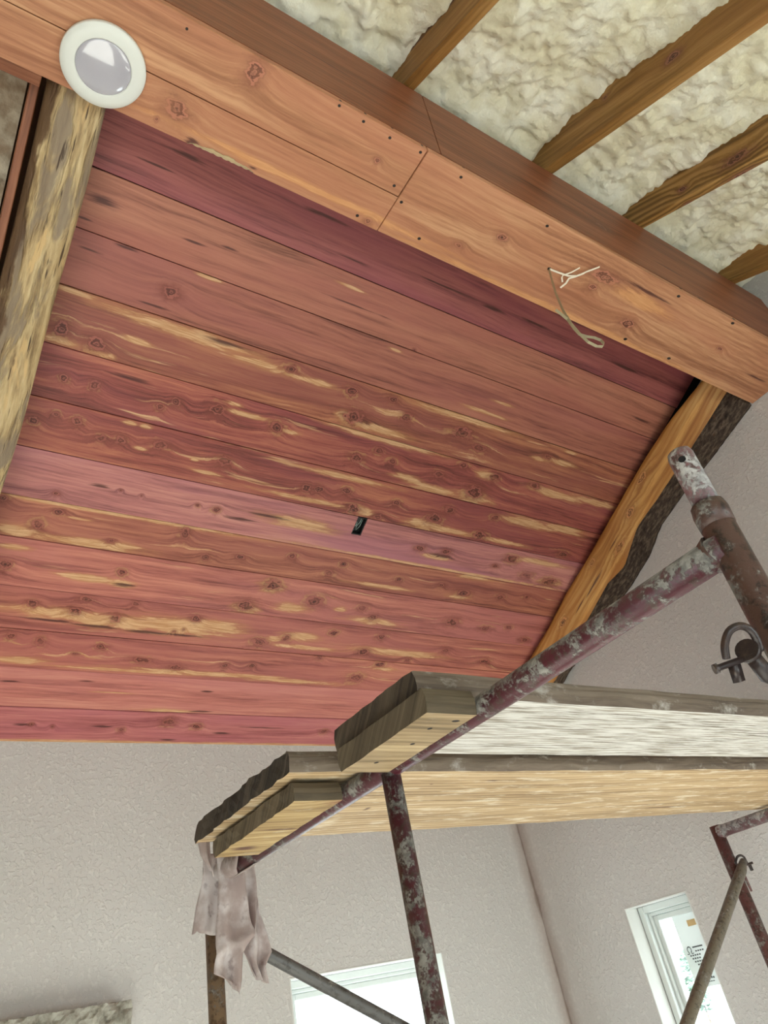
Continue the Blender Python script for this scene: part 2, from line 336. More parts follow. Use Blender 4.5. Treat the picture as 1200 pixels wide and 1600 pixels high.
BK= [(0.311, 0.79, 0.0301, 0.0258), (0.438, 0.633, 0.0222, 0.0281), (1.263, 0.713, 0.0225, 0.0147), (1.674, 0.677, 0.0651, 0.0214), (1.661, 0.723, 0.0218, 0.012), (1.9, 0.78, 0.0335, 0.0192), (1.155, 0.791, 0.0152, 0.0095), (0.279, 0.832, 0.0054, 0.0062), (0.87, 0.84, 0.0115, 0.011), (0.803, 0.681, 0.0105, 0.0081), (2.354, 0.713, 0.0181, 0.0088)]
BS= [(0.451, 0.848, 0.0684, 0.0116), (2.463, 0.674, 0.0451, 0.0055), (0.71, 0.824, 0.349, 0.0087), (1.711, 0.848, 0.5683, 0.0107), (1.866, 0.692, 0.1184, 0.0203)]
BD= [(1.862, 0.654, 0.1291, 0.007), (2.645, 0.751, 0.0649, 0.0058), (0.369, 0.848, 0.0174, 0.0097), (0.526, 0.843, 0.0158, 0.0051)]
BN= [(0.275, 0.622, 0.0032, 0.0034), (0.648, 0.609, 0.0041, 0.0038), (0.72, 0.614, 0.0043, 0.0039), (0.801, 0.618, 0.0045, 0.004), (0.894, 0.613, 0.0047, 0.0041), (0.881, 0.721, 0.0048, 0.0044), (0.835, 0.84, 0.0049, 0.0047), (0.925, 0.752, 0.005, 0.0046), (1.034, 0.619, 0.0051, 0.0043), (1.364, 0.623, 0.006, 0.0046), (1.035, 0.824, 0.0054, 0.0049), (1.378, 0.882, 0.0064, 0.0054), (1.951, 0.835, 0.0082, 0.0057), (2.194, 0.831, 0.009, 0.0059), (1.984, 0.619, 0.008, 0.0052), (2.289, 0.611, 0.0091, 0.0054)]
LK = [(0.477, -0.308, 0.040, 0.016), (0.639, -0.268, 0.035, 0.022), (0.808, -0.222, 0.045, 0.022), (0.933, -0.318, 0.025, 0.016), (1.266, -0.292, 0.035, 0.02)]
LS = [(0.25, -0.24, 0.3, 0.012), (0.75, -0.20, 0.16, 0.010), (1.05, -0.20, 0.2, 0.01)]
LD = [(0.81, -0.266, 0.05, 0.005), (1.043, -0.243, 0.09, 0.007), (1.159, -0.251, 0.05, 0.005)]


# ---------------------------------------------------------------- materials
def wall_material():
    s = NT('knockdown_plaster'); p = s.coord()
    big = s.noise(p, 1.3, 3.0)
    n1 = s.noise(p, 62.0, 4.0, 0.6, 0.15); n2 = s.noise(p, 170.0, 2.0)
    flat = s.mr(n1, 0.46, 0.64)
    c = s.mix(big, srgb(198, 194, 190), srgb(212, 209, 206))
    c = s.mix(s.math('MULTIPLY', flat, 0.26), c, srgb(236, 233, 227))
    xyz = s.sep(p)
    # bare joint tape and thin compound down the room corner, stained brown where the paint stops
    dx = s.math('ABSOLUTE', s.math('SUBTRACT', xyz[0], WALL_X)); dy = s.math('ABSOLUTE', s.math('SUBTRACT', xyz[1], WALL_Y))
    dc = s.math('ADD', dx, dy)
    wv = s.math('ADD', dc, s.math('MULTIPLY', s.math('SUBTRACT', s.noise(p, 6.0, 3.0), 0.5), 0.05))
    c = s.mix(s.mr(wv, 0.012, 0.085, 0.5, 0), c, srgb(160, 140, 130))
    c = s.mix(s.mr(wv, 0.0, 0.016, 0.55, 0), c, srgb(128, 106, 92))
    smooth_band = s.mr(wv, 0.05, 0.16)
    h = s.math('MULTIPLY', s.math('ADD', flat, s.math('MULTIPLY', n2, 0.15)), smooth_band)
    return s.bsdf(c, 0.75, s.bump(h, 0.5, 0.004), 0.3)
WALL_X, WALL_Y = 2.785, 2.89
M_wall = wall_material()
def plain(name, c, rough=0.5, metal=0.0, spec=0.5, var=0.12, scale=30, bump=0.0, **kw):
    s = NT(name); p = s.coord(); n = s.noise(p, scale, 4.0)
    cc = s.mix(n, tuple(x*(1-var) for x in c), tuple(min(1, x*(1+var)) for x in c))
    return s.bsdf(cc, rough, s.bump(n, bump, 0.003) if bump else None, spec, metal, **kw)
M_floor = plain('bare_concrete', srgb(186, 182, 178), 0.8, var=0.15, scale=6)
M_dark = plain('dark_cavity', (0.012, 0.010, 0.009), 0.9)
M_vinyl = plain('white_vinyl', srgb(226, 232, 230), 0.35, var=0.03)
M_reveal = plain('painted_reveal', srgb(222, 222, 218), 0.7, var=0.04)
def glass_material():
    s = NT('window_glass')
    t = s.t.nodes.new('ShaderNodeBsdfTransparent'); t.inputs[0].default_value = (0.93, 0.97, 0.96, 1)
    g = s.t.nodes.new('ShaderNodeBsdfGlossy'); g.inputs['Roughness'].default_value = 0.02
    mx = s.t.nodes.new('ShaderNodeMixShader'); mx.inputs[0].default_value = 0.06
    s.t.links.new(t.outputs[0], mx.inputs[1]); s.t.links.new(g.outputs[0], mx.inputs[2]); s.t.links.new(mx.outputs[0], s.out.inputs[0])
    return s.m
M_glass = glass_material()
def foam_material():
    s = NT('spray_foam'); p = s.coord()
    n = s.noise(p, 9.0, 4.0); n2 = s.noise(p, 120.0, 3.0); n3 = s.noise(p, 38.0, 3.0)
    c = s.mix(s.mr(n, 0.35, 0.7), srgb(228, 220, 190), srgb(243, 239, 220))
    c = s.mix(s.mr(n3, 0.58, 0.75, 0, 0.25), c, srgb(214, 196, 152))
    return s.bsdf(c, 0.7, s.bump(s.math('ADD', n2, s.math('MULTIPLY', n3, 1.5)), 0.5, 0.006), 0.3)
M_foam = foam_material()
def old_foam_material():
    s = NT('dull_spray_foam'); p = s.coord()
    n = s.noise(p, 14.0, 4.0); n3 = s.noise(p, 60.0, 3.0)
    c = s.mix(s.mr(n, 0.35, 0.7), srgb(150, 128, 104), srgb(214, 200, 176))
    return s.bsdf(c, 0.75, s.bump(n3, 0.6, 0.008), 0.3)
M_foam_dull = old_foam_material()
def painted_steel(name, paint, plaster_amt=0.5, rust=(0.06, 0.035, 0.025), plasterc=srgb(160, 156, 148), seed=0.0):
    """spattered scaffold tube: wet plaster has dropped on it, thickest on top"""
    s = NT(name); p = s.vm('ADD', s.coord(), (seed, seed*2, seed*3))
    nz = s.sep(s.t.nodes.new('ShaderNodeNewGeometry').outputs['True Normal'])[2]
    n = s.noise(p, 30.0, 7.0, 0.68, 0.4); n2 = s.noise(p, 70.0, 5.0, 0.65); n3 = s.noise(p, 9.0, 4.0); n4 = s.noise(p, 160.0, 4.0, 0.7)
    c = s.mix(n3, tuple(x*0.65 for x in paint), tuple(x*1.45 for x in paint))
    c = s.mix(s.mr(n2, 0.50, 0.62, 0, 0.85), c, rust)
    a = 0.64-0.17*plaster_amt
    lev = s.math('ADD', s.math('ADD', s.math('MULTIPLY', n, 0.68), s.math('MULTIPLY', n4, 0.32)), s.math('MULTIPLY', nz, 0.055))
    pm = s.mr(lev, a, a+0.04)
    pc = s.mix(s.mr(n2, 0.35, 0.65), tuple(x*0.42 for x in plasterc), plasterc)
    c = s.mix(s.math('MULTIPLY', s.mr(lev, a-0.05, a+0.02), 0.35), c, tuple(x*0.5 for x in plasterc))
    c = s.mix(s.math('MULTIPLY', pm, 0.9), c, pc)
    return s.bsdf(c, s.mr(pm, 0, 1, 0.36, 0.85, False), s.bump(s.math('ADD', pm, s.math('MULTIPLY', n4, 0.5)), 0.6, 0.002), 0.5)
M_maroon = painted_steel('maroon_painted_steel', srgb(78, 32, 40), 0.86)
M_maroon2 = painted_steel('faded_maroon_steel', srgb(104, 68, 66), 0.6, seed=3.0)
M_pin = painted_steel('plaster_caked_steel', srgb(112, 74, 76), 0.98, plasterc=srgb(196, 192, 188), seed=5.0)
M_rust = painted_steel('rusty_brown_steel', srgb(78, 54, 46), 0.58, rust=srgb(34, 26, 23), seed=7.0)
M_latch = painted_steel('dark_rusty_iron', srgb(46, 34, 32), 0.0, seed=9.0)
M_galv = painted_steel('dull_grey_steel', srgb(84, 82, 80), 0.3, rust=srgb(60, 56, 52), seed=11.0)
M_galv2 = painted_steel('rust_stained_steel', srgb(112, 104, 90), 0.4, rust=srgb(74, 66, 56), seed=13.0)
M_tan = painted_steel('tan_spattered_post', srgb(124, 102, 78), 0.4, rust=srgb(84, 62, 44), seed=15.0)

CEDAR = [  # dark, mid, light, (tint, amount), auto sap
    (srgb(118, 60, 60), srgb(160, 88, 84), srgb(180, 104, 98), (srgb(156, 80, 86), 0.7), 0.0),
    (srgb(132, 78, 60), srgb(172, 108, 86), srgb(190, 126, 100), (srgb(172, 100, 86), 0.6), 0.0),
    (srgb(126, 72, 60), srgb(166, 100, 82), srgb(184, 118, 96), (srgb(166, 96, 88), 0.6), 0.0),
    (srgb(112, 62, 48), srgb(160, 94, 72), srgb(190, 126, 90), (srgb(148, 82, 74), 0.6), 0.35),
    (srgb(110, 52, 48), srgb(156, 82, 72), srgb(188, 114, 90), (srgb(142, 70, 76), 0.7), 0.25),
    (srgb(112, 54, 48), srgb(158, 84, 72), srgb(188, 116, 88), (srgb(144, 72, 74), 0.6), 0.3),
    (srgb(152, 90, 90), srgb(186, 118, 112), srgb(206, 142, 128), (srgb(180, 112, 122), 0.7), 0.0),
    (srgb(118, 62, 50), srgb(166, 98, 78), srgb(194, 128, 98), (srgb(158, 88, 80), 0.6), 0.2),
    (srgb(130, 68, 60), srgb(178, 104, 92), srgb(202, 130, 110), (srgb(180, 108, 104), 0.6), 0.1),
    (srgb(130, 66, 58), srgb(174, 102, 88), srgb(198, 128, 104), (srgb(172, 98, 92), 0.6), 0.2),
    (srgb(130, 66, 58), srgb(176, 102, 88), srgb(200, 130, 106), (srgb(172, 98, 92), 0.6), 0.15),
    (srgb(162, 90, 84), srgb(194, 118, 106), srgb(212, 144, 126), (srgb(196, 122, 116), 0.6), 0.0),
    (srgb(160, 84, 86), srgb(188, 110, 108), srgb(206, 136, 126), (srgb(186, 106, 114), 0.7), 0.0),
]
M_cedar = [wood('cedar_board_%d' % i, tuple(x*0.82 for x in c[0]), c[1], c[2], KNOTS[i], SAPS[i], DARKS[i], tint=c[3], auto_sap=c[4], seed=1.3*i+0.4, rough=0.48,
                rings=0.15, rim_amt=0.0 if i in (0, 1, 2, 11) else 0.45) for i, c in enumerate(CEDAR)]
M_beam_under = wood('orange_fir_board', srgb(152, 98, 68), srgb(184, 128, 92), srgb(206, 154, 114), BK, BS[2:], BD[:2], BN,
                    sap=srgb(222, 166, 116), gold=srgb(204, 142, 92), knotc=(0.16, 0.055, 0.03), tint=(srgb(184, 118, 88), 0.5), rough=0.5, zref=1.8, seed=21.0, rim_amt=0.15, grain=0.8)
M_beam_wane = wood('orange_fir_board_with_bark_edge', srgb(152, 98, 68), srgb(184, 128, 92), srgb(206, 154, 114), BK, BS[2:], BD, BN,
                   sap=srgb(222, 166, 116), gold=srgb(204, 142, 92), knotc=(0.16, 0.055, 0.03), tint=(srgb(184, 118, 88), 0.5), rough=0.5, zref=1.8, seed=21.0, rim_amt=0.15, grain=0.8)
M_beam_side = wood('brown_fir_board', srgb(112, 66, 44), srgb(140, 84, 56), srgb(158, 100, 70), auto_knot=(2.2, 5, 0.35, 0.10), darks=[(0.62, 0.78, 0.10, 0.004), (1.35, 0.76, 0.12, 0.005), (2.0, 0.72, 0.1, 0.004)], zref=1.8,
                   knotc=(0.09, 0.035, 0.02), rough=0.5, seed=25.0, rim_amt=0.0)
M_core = plain('rough_framing_lumber', srgb(120, 84, 56), 0.7)
M_rafter = [wood('yellow_pine_rafter_%d' % i, srgb(112, 80, 38), srgb(150, 110, 56), srgb(180, 138, 80), kn, darks=dk, knotc=(0.10, 0.035, 0.02), rough=0.55, seed=30+i*3.3,
                 rim_amt=0.1, tint=(srgb(150, 100, 50), 0.5), grain=0.7, rings=rg) for i, (kn, dk, rg) in enumerate([
    ([], [(0.2, 0.075, 0.5, 0.008)], 0.3), ([(0.245, 0.074, 0.013, 0.010), (0.481, 0.042, 0.026, 0.015)], [], 0.25), ([(0.185, 0.016, 0.018, 0.010), (0.383, 0.02, 0.05, 0.018)], [], 0.9), ([], [], 0.25), ([], [], 0.3), ([], [], 0.3)])]
M_bark = None
def bark_material():
    s = NT('grey_brown_bark'); p = s.coord()
    n = s.noise(s.vm('MULTIPLY', p, (30, 120, 60)), 1.0, 5.0, 0.65); n2 = s.noise(p, 40.0, 4.0)
    c = s.ramp(n, [(0.3, srgb(38, 30, 25)), (0.5, srgb(74, 60, 50)), (0.72, srgb(120, 104, 88))])
    c = s.mix(s.mr(n2, 0.62, 0.75, 0, 0.5), c, srgb(104, 64, 40))
    return s.bsdf(c, 0.85, s.bump(n, 0.9, 0.006), 0.2)
M_bark = bark_material()
M_logface = wood('honey_pine_slab', srgb(156, 100, 50), srgb(188, 132, 68), srgb(212, 164, 98), LK, LS, LD, knotc=(0.19, 0.075, 0.02), sap=srgb(226, 176, 106), gold=srgb(206, 146, 76),
                 rough=0.5, seed=44.0, rim=srgb(222, 170, 100), rim_amt=0.5, grain=0.55, rings=0.5, tint=(srgb(168, 104, 44), 0.7))
def debarked_material():
    s = NT('debarked_log'); p = s.coord(); x = s.sep(p)
    st = s.noise(s.vm('MULTIPLY', p, (7, 60, 40)), 1.0, 5.0, 0.65)
    big = s.noise(s.vm('MULTIPLY', p, (4, 22, 16)), 1.0, 4.0, 0.6, 0.6)
    fl = s.noise(s.vm('MULTIPLY', p, (9, 110, 60)), 1.0, 3.0)
    c = s.ramp(st, [(0.3, srgb(122, 96, 66)), (0.5, srgb(186, 158, 114)), (0.7, srgb(216, 192, 148))])
    c = s.mix(s.mr(big, 0.42, 0.54, 0.75, 0), c, srgb(126, 110, 96))
    c = s.mix(s.mr(big, 0.60, 0.68, 0, 0.8), c, srgb(214, 178, 124))
    c = s.mix(s.mr(fl, 0.62, 0.70, 0, 0.9), c, srgb(62, 42, 30))
    # strips of inner bark left along one edge
    edge = s.math('SUBTRACT', 0.0, s.math('ADD', x[1], s.math('MULTIPLY', s.math('SUBTRACT', s.noise(s.vm('MULTIPLY', p, (9, 20, 20)), 1.0, 4.0), 0.5), 0.075)))
    c = s.mix(s.mr(edge, -0.042, -0.030, 0.92, 0), c, s.mix(st, srgb(44, 30, 22), srgb(124, 90, 60)))
    h = s.math('ADD', st, s.math('MULTIPLY', s.mr(big, 0.45, 0.55), 0.8))
    return s.bsdf(c, 0.6, s.bump(h, 0.8, 0.006), 0.35)
M_debarked = debarked_material()
M_sawn = plain('pale_sawn_edge', srgb(206, 170, 138), 0.6, scale=60)
M_plankA = wood('whitewashed_plank', srgb(112, 104, 92), srgb(152, 143, 130), srgb(182, 174, 162), rough=0.8, seed=51.0, zref=0.3645, grain=1.4, rings=0.5, auto_knot=(2, 6, 0.12, 0.12), knotc=(0.10, 0.07, 0.05), rim_amt=0,
                plaster=(srgb(216, 213, 207), 0.47, 9, 190, 0.9), darks=[(0.92, 0.905, 0.09, 0.0015), (1.62, 0.86, 0.09, 0.001)], bump=0.3)
M_plankB = wood('tan_plank_with_plaster_smears', srgb(140, 114, 82), srgb(178, 150, 112), srgb(198, 172, 134), rough=0.75, seed=55.0, zref=0.3645, grain=0.9, rings=0.6, knotc=(0.10, 0.06, 0.03), rim_amt=0,
                plaster=(srgb(236, 224, 200), 0.57, 8, 42, 0.6), darks=[(0.93, 1.17, 0.006, 0.003), (1.08, 1.155, 0.02, 0.004), (0.87, 1.32, 0.008, 0.012), (2.0, 1.42, 0.12, 0.006), (2.62, 1.46, 0.12, 0.003)], bump=0.3)
M_plank_edge = wood('weathered_plank_edge', srgb(82, 70, 60), srgb(112, 98, 85), srgb(132, 118, 104), rough=0.85, seed=58.0, rim_amt=0, plaster=(srgb(178, 172, 164), 0.60, 14, 30, 0.8), bump=0.4)
M_plank_old = wood('blackened_plank_end', srgb(36, 30, 25), srgb(60, 51, 42), srgb(82, 71, 59), rough=0.9, seed=61.0, rim_amt=0, plaster=(srgb(134, 126, 114), 0.64, 14, 30, 0.6), bump=0.8)
M_cleat = wood('grimy_cleat', srgb(112, 94, 68), srgb(150, 128, 96), srgb(180, 158, 122), rough=0.8, seed=64.0, zref=0.3285, rim_amt=0, plaster=(srgb(190, 180, 160), 0.62, 9, 20, 0.6), bump=0.4,
               holes=[(0.655, 0.80, 0.004, 0.004), (0.665, 0.86, 0.004, 0.004), (0.65, 0.94, 0.004, 0.004), (0.68, 0.77, 0.007, 0.004)])
M_cleatB = wood('stained_cleat', srgb(120, 94, 56), srgb(166, 138, 92), srgb(196, 172, 124), rough=0.8, seed=67.0, zref=0.3285, rim_amt=0, auto_knot=(5, 12, 0.4, 0.15), darks=[(0.64, 1.42, 0.03, 0.02), (0.66, 1.30, 0.05, 0.004)],
                plaster=(srgb(196, 186, 162), 0.62, 9, 20, 0.6), bump=0.6)
def rag_material():
    s = NT('stained_rag'); p = s.coord()
    n = s.noise(p, 16.0, 4.0); n2 = s.noise(p, 300.0, 2.0); n3 = s.noise(p, 34.0, 4.0)
    c = s.mix(s.mr(n, 0.38, 0.66), srgb(186, 168, 162), srgb(228, 220, 218))
    c = s.mix(s.mr(n3, 0.58, 0.72, 0, 0.55), c, srgb(128, 100, 96))
    b = s.t.nodes.new('ShaderNodeBsdfPrincipled'); s.put(b.inputs['Base Color'], c); b.inputs['Roughness'].default_value = 0.85
    s.put(b.inputs['Normal'], s.bump(n2, 0.2, 0.001))
    t = s.t.nodes.new('ShaderNodeBsdfTranslucent'); s.put(t.inputs[0], c)
    mx = s.t.nodes.new('ShaderNodeMixShader'); mx.inputs[0].default_value = 0.4
    s.t.links.new(b.outputs[0], mx.inputs[1]); s.t.links.new(t.outputs[0], mx.inputs[2]); s.t.links.new(mx.outputs[0], s.out.inputs[0])
    return s.m
M_rag = rag_material()
def stone_material():
    s = NT('chiselled_limestone'); p = s.coord(); n = s.noise(p, 26.0, 5.0, 0.65); n2 = s.noise(p, 5.0, 3.0)
    c = s.ramp(n, [(0.32, srgb(112, 106, 94)), (0.5, srgb(168, 164, 152)), (0.7, srgb(196, 194, 184))])
    return s.bsdf(s.mix(s.mr(n2, 0.4, 0.7, 0, 0.3), c, srgb(150, 146, 134)), 0.85, s.bump(n, 0.7, 0.008), 0.3)
M_stone = stone_material()
M_trim_white = plain('white_plastic_trim', srgb(226, 226, 218), 0.4, var=0.02)
M_lens = plain('frosted_lens', srgb(186, 182, 190), 0.12, var=0.03, spec=0.7, **{'Coat Weight': 1.0, 'Coat Roughness': 0.02, 'Coat IOR': 1.8})
M_strap = plain('clear_plastic_strap', srgb(196, 184, 148), 0.35, var=0.1, **{'Transmission Weight': 0.25})
M_strap_white = plain('white_plastic_strap', srgb(244, 232, 210), 0.45, var=0.04)
M_box = plain('black_plastic', (0.012, 0.012, 0.012), 0.35)
M_wire = plain('pale_wire', srgb(190, 214, 200), 0.4)
def film_material():
    s = NT('clear_label_film')
    t = s.t.nodes.new('ShaderNodeBsdfTransparent'); d = s.t.nodes.new('ShaderNodeBsdfDiffuse'); d.inputs[0].default_value = (0.85, 0.9, 0.88, 1)
    mx = s.t.nodes.new('ShaderNodeMixShader'); mx.inputs[0].default_value = 0.8
    s.t.links.new(t.outputs[0], mx.inputs[1]); s.t.links.new(d.outputs[0], mx.inputs[2]); s.t.links.new(mx.outputs[0], s.out.inputs[0])
    return s.m
M_paper = film_material()
M_print = plain('grey_ink', srgb(70, 74, 74), 0.6)
M_ochre = plain('ochre_ink', srgb(222, 186, 130), 0.6)

# ---------------------------------------------------------------- the setting
RIDGE_Y = 0.73; FRONT_Y = -1.43; LEFT_X = -3.5
YB = 0.865; ZB = 2.10                       # where the cedar boards meet the beam
SL = math.atan(0.5)
def zfar(y): return ZB - 0.5*(y-YB)
struct(box('floor', LEFT_X-0.2, WALL_X+0.2, FRONT_Y-0.2, WALL_Y+0.2, -0.1, 0.0, M_floor), 'bare concrete floor')

def wall_panel(name, plane, a0, a1, ztop, holes, thick, mat):
    """a wall with window openings: plane = ('x'|'y', value, outward sign); heights relative to the eye; ztop(a) the top line"""
    ax, val, sg = plane
    cuts = sorted(set([a0, a1] + [h[0] for h in holes] + [h[1] for h in holes] + ([RIDGE_Y] if ax == 'x' and a0 < RIDGE_Y < a1 else [])))
    bm = bmesh.new()
    def pt(a, z, d): return (val+sg*d, a, z+EYE) if ax == 'x' else (a, val+sg*d, z+EYE)
    def prism(b0, b1, z00, z01, z10, z11):
        vs = [bm.verts.new(pt(a, z, d)) for d in (0, thick) for (a, z) in ((b0, z00), (b1, z10), (b1, z11), (b0, z01))]
        for f in ((0,1,2,3),(4,7,6,5),(0,4,5,1),(1,5,6,2),(2,6,7,3),(3,7,4,0)): bm.faces.new([vs[i] for i in f])
    for b0, b1 in zip(cuts, cuts[1:]):
        hit = [h for h in holes if h[0] <= b0+1e-6 and h[1] >= b1-1e-6]
        if hit:
            h = hit[0]
            prism(b0, b1, -EYE, h[2], -EYE, h[2]); prism(b0, b1, h[3], ztop(b0), h[3], ztop(b1))
        else: prism(b0, b1, -EYE, ztop(b0), -EYE, ztop(b1))
    return struct(rnd_mesh(name, bm, mat))
ztop_gable = lambda y: (2.55 - 0.5*abs(y-RIDGE_Y))
W1 = (1.44, 2.16, -0.88, 0.205); W2 = (2.055, 2.39, -0.88, 0.212)
wall_panel('wall_back', ('y', WALL_Y, 1), LEFT_X, WALL_X+0.16, lambda x: 1.35, [W1], 0.16, M_wall)['label'] = 'grey knockdown plaster wall below the cedar'
wall_panel('wall_right', ('x', WALL_X, 1), FRONT_Y, WALL_Y, ztop_gable, [W2], 0.2, M_wall)['label'] = 'plastered gable wall beside the scaffold'
WF = [(-2.0, 0.0, -1.1, 0.4), (0.8, 2.4, -1.1, 0.4)]
wall_panel('wall_front', ('y', FRONT_Y, -1), LEFT_X, WALL_X+0.16, lambda x: 1.35, WF, 0.16, M_wall)
M_left_dim = plain('fill_cutting_brown', srgb(128, 98, 66), 0.8, var=0.2, scale=18)  # unseen left wall, made dark brown to cut fill light from that side
wall_panel('wall_left', ('x', LEFT_X, -1), FRONT_Y, WALL_Y, ztop_gable, [], 0.16, M_left_dim)

# windows: frame set deep in the reveal, sash inside it, pane
def window(n, ax, val, sg, a0, a1, z0, z1, recess=0.075):
    root = empty('window_%d' % n, ((val, (a0+a1)/2, z0+EYE) if ax == 'x' else ((a0+a1)/2, val, z0+EYE)))
    struct(root)
    ox, oy, oz = root.location
    def ring(name, inset, width, d0, d1, mat, bev=0.003):
        bm = bmesh.new()
        A0, A1, Z0, Z1 = a0+inset, a1-inset, z0+inset, z1-inset
        for (b0, b1, c0, c1) in ((A0, A0+width, Z0, Z1), (A1-width, A1, Z0, Z1), (A0+width, A1-width, Z0, Z0+width), (A0+width, A1-width, Z1-width, Z1)):
            e0, e1 = sorted((val+sg*d0, val+sg*d1))
            if ax == 'x': box_bm(e0-ox, e1-ox, b0-oy, b1-oy, c0+EYE-oz, c1+EYE-oz, bev, 1, bm)
            else: box_bm(b0-ox, b1-ox, e0-oy, e1-oy, c0+EYE-oz, c1+EYE-oz, bev, 1, bm)
        return rnd_mesh(name, bm, mat, root)
    ring('corner_bead', -0.0, 0.006, -0.002, recess, M_reveal, 0.0015)
    ring('window_frame', 0.006, 0.028, recess, recess+0.075, M_vinyl)
    ring('inner_frame', 0.034, 0.014, recess+0.018, recess+0.07, M_vinyl)
    ring('sash', 0.048, 0.022, recess+0.03, recess+0.062, M_vinyl)
    i = 0.068; e0, e1 = sorted((val+sg*(recess+0.042), val+sg*(recess+0.05)))
    if ax == 'x': box('pane', e0-ox, e1-ox, a0+i-oy, a1-i-oy, z0+i+EYE-oz, z1-i+EYE-oz, M_glass, root)
    else: box('pane', a0+i-ox, a1-i-ox, e0-oy, e1-oy, z0+i+EYE-oz, z1-i+EYE-oz, M_glass, root)
    return root
window(1, 'y', WALL_Y, 1, *W1)['label'] = 'white window in the back wall, blown out with daylight'
window(2, 'x', WALL_X, 1, *W2)['label'] = 'narrow white window in the right wall with paper label'
for i, w in enumerate(WF): window(3+i, 'y', FRONT_Y, -1, *w)

# ------------------------------------------------ cedar ceiling: thirteen boards on the far slope
ceil = empty('ceiling', (0, YB, ZB+EYE), (-SL, 0, 0))        # local x along the room, y down the slope, z up from the board faces
struct(ceil, 'red cedar board ceiling sloping down to the back wall')
X0C, X1C = 0.09, 2.765
for i in range(13):
    v0, v1 = SEAMS[i]+0.0011, SEAMS[i+1]-0.0011
    dz = random.uniform(-0.0012, 0.0012)
    if i == 6:     # this board is notched for an electrical box
        n0, n1, nv = 1.399, 1.443, 1.182
        prof = [(X0C, v0), (n0, v0), (n0, nv), (n1, nv), (n1, v0), (X1C, v0), (X1C, v1), (X0C, v1)]
        vs = [(x, y, z+dz) for z in (0.0, 0.019) for x, y in prof]; k = len(prof)
        fs = [(0,1,2,7), (2,3,6,7), (3,4,5,6), tuple(k+j for j in (0,7,2,1)), tuple(k+j for j in (2,7,6,3)), tuple(k+j for j in (3,6,5,4))]
        fs += [(j, (j+1) % k, k+(j+1) % k, k+j) for j in range(k)]
        mesh('board', vs, fs, M_cedar[i], ceil)
    else:
        x1 = (2.708, 2.702, 2.712, 2.735)[i] if i < 4 else X1C - 0.012*random.random()
        box('board', X0C, x1, v0, v1, dz, 0.019+dz, M_cedar[i], ceil, 0.0012)
box('backing', X0C-0.02, WALL_X, SEAMS[0]-0.15, SEAMS[-1]+0.02, 0.024, 0.05, M_dark, ceil)

eb = empty('electrical_box', (0, YB, ZB+EYE), (-SL, 0, 0))
tag(eb, 'small black electrical box with pale wires set into the cedar ceiling', 'electrical box')
bm = bmesh.new()
for b in ((1.400, 1.403, 1.106, 1.181), (1.4395, 1.4425, 1.106, 1.181), (1.403, 1.4395, 1.106, 1.109), (1.403, 1.4395, 1.178, 1.181)): box_bm(*b, 0.001, 0.023, 0, 1, bm)
box_bm(1.400, 1.4425, 1.106, 1.181, 0.021, 0.0235, 0, 1, bm)
rnd_mesh('box_body', bm, M_box, eb)
tube('wire', [(1.428, 1.112, 0.018), (1.424, 1.13, 0.012), (1.414, 1.15, 0.010), (1.420, 1.168, 0.012), (1.431, 1.150, 0.014), (1.434, 1.12, 0.018)], 0.0009, M_wire, eb, 6)
tube('wire', [(1.408, 1.118, 0.018), (1.412, 1.14, 0.010), (1.406, 1.158, 0.010), (1.415, 1.172, 0.016)], 0.0009, M_wire, eb, 6)

# ------------------------------------------------ spray foam
def fbm(x, y, z=0.0): return mn.fractal(Vector((x, y, z)), 0.8, 2.1, 4)
def foam_grid(name, x0, x1, b0, b1, step, origin, rotx, amp, mat, rafters=()):
    nx = max(2, int((x1-x0)/step)); nb = max(2, int((b1-b0)/step))
    verts = []; faces = []
    for j in range(nb+1):
        b = b0+(b1-b0)*j/nb
        for i in range(nx+1):
            x = x0+(x1-x0)*i/nx
            h = 0.030*mn.noise(Vector((x*2.6, b*2.6, 1.0))) + 0.016*mn.noise(Vector((x*7, b*5, 3.0)))
            t = mn.turbulence(Vector((x*20+0.4*math.sin(b*9), b*17, 0.5)), 4, False, noise_basis='PERLIN_ORIGINAL', amplitude_scale=0.62, frequency_scale=2.1)
            h -= amp*(0.0175*t - 0.011)
            # passes of the spray gun left soft ridges up the slope
            rx = x + 0.05*mn.noise(Vector((x*2, b*3, 8.0)))
            rr = abs(((rx*3.3 + 0.35*b) % 1.0)-0.5)
            h -= 0.022*math.exp(-(rr/0.09)**2)*(0.6+0.6*mn.noise(Vector((rx*4, b*4, 2.0))))
            h -= 0.05*math.exp(-b/0.10)                          # swells down against the beam
            for r in rafters:
                h -= 0.018*math.exp(-(abs(x-r)-0.02)**2/0.0022)   # and against the rafters
            verts.append((x, b, h))
    w = nx+1
    for j in range(nb):
        for i in range(nx): faces.append((j*w+i, j*w+i+1, (j+1)*w+i+1, (j+1)*w+i))
    o = mesh(name, verts, faces, mat, None, True)
    o.location = origin; o.rotation_euler = rotx
    return o
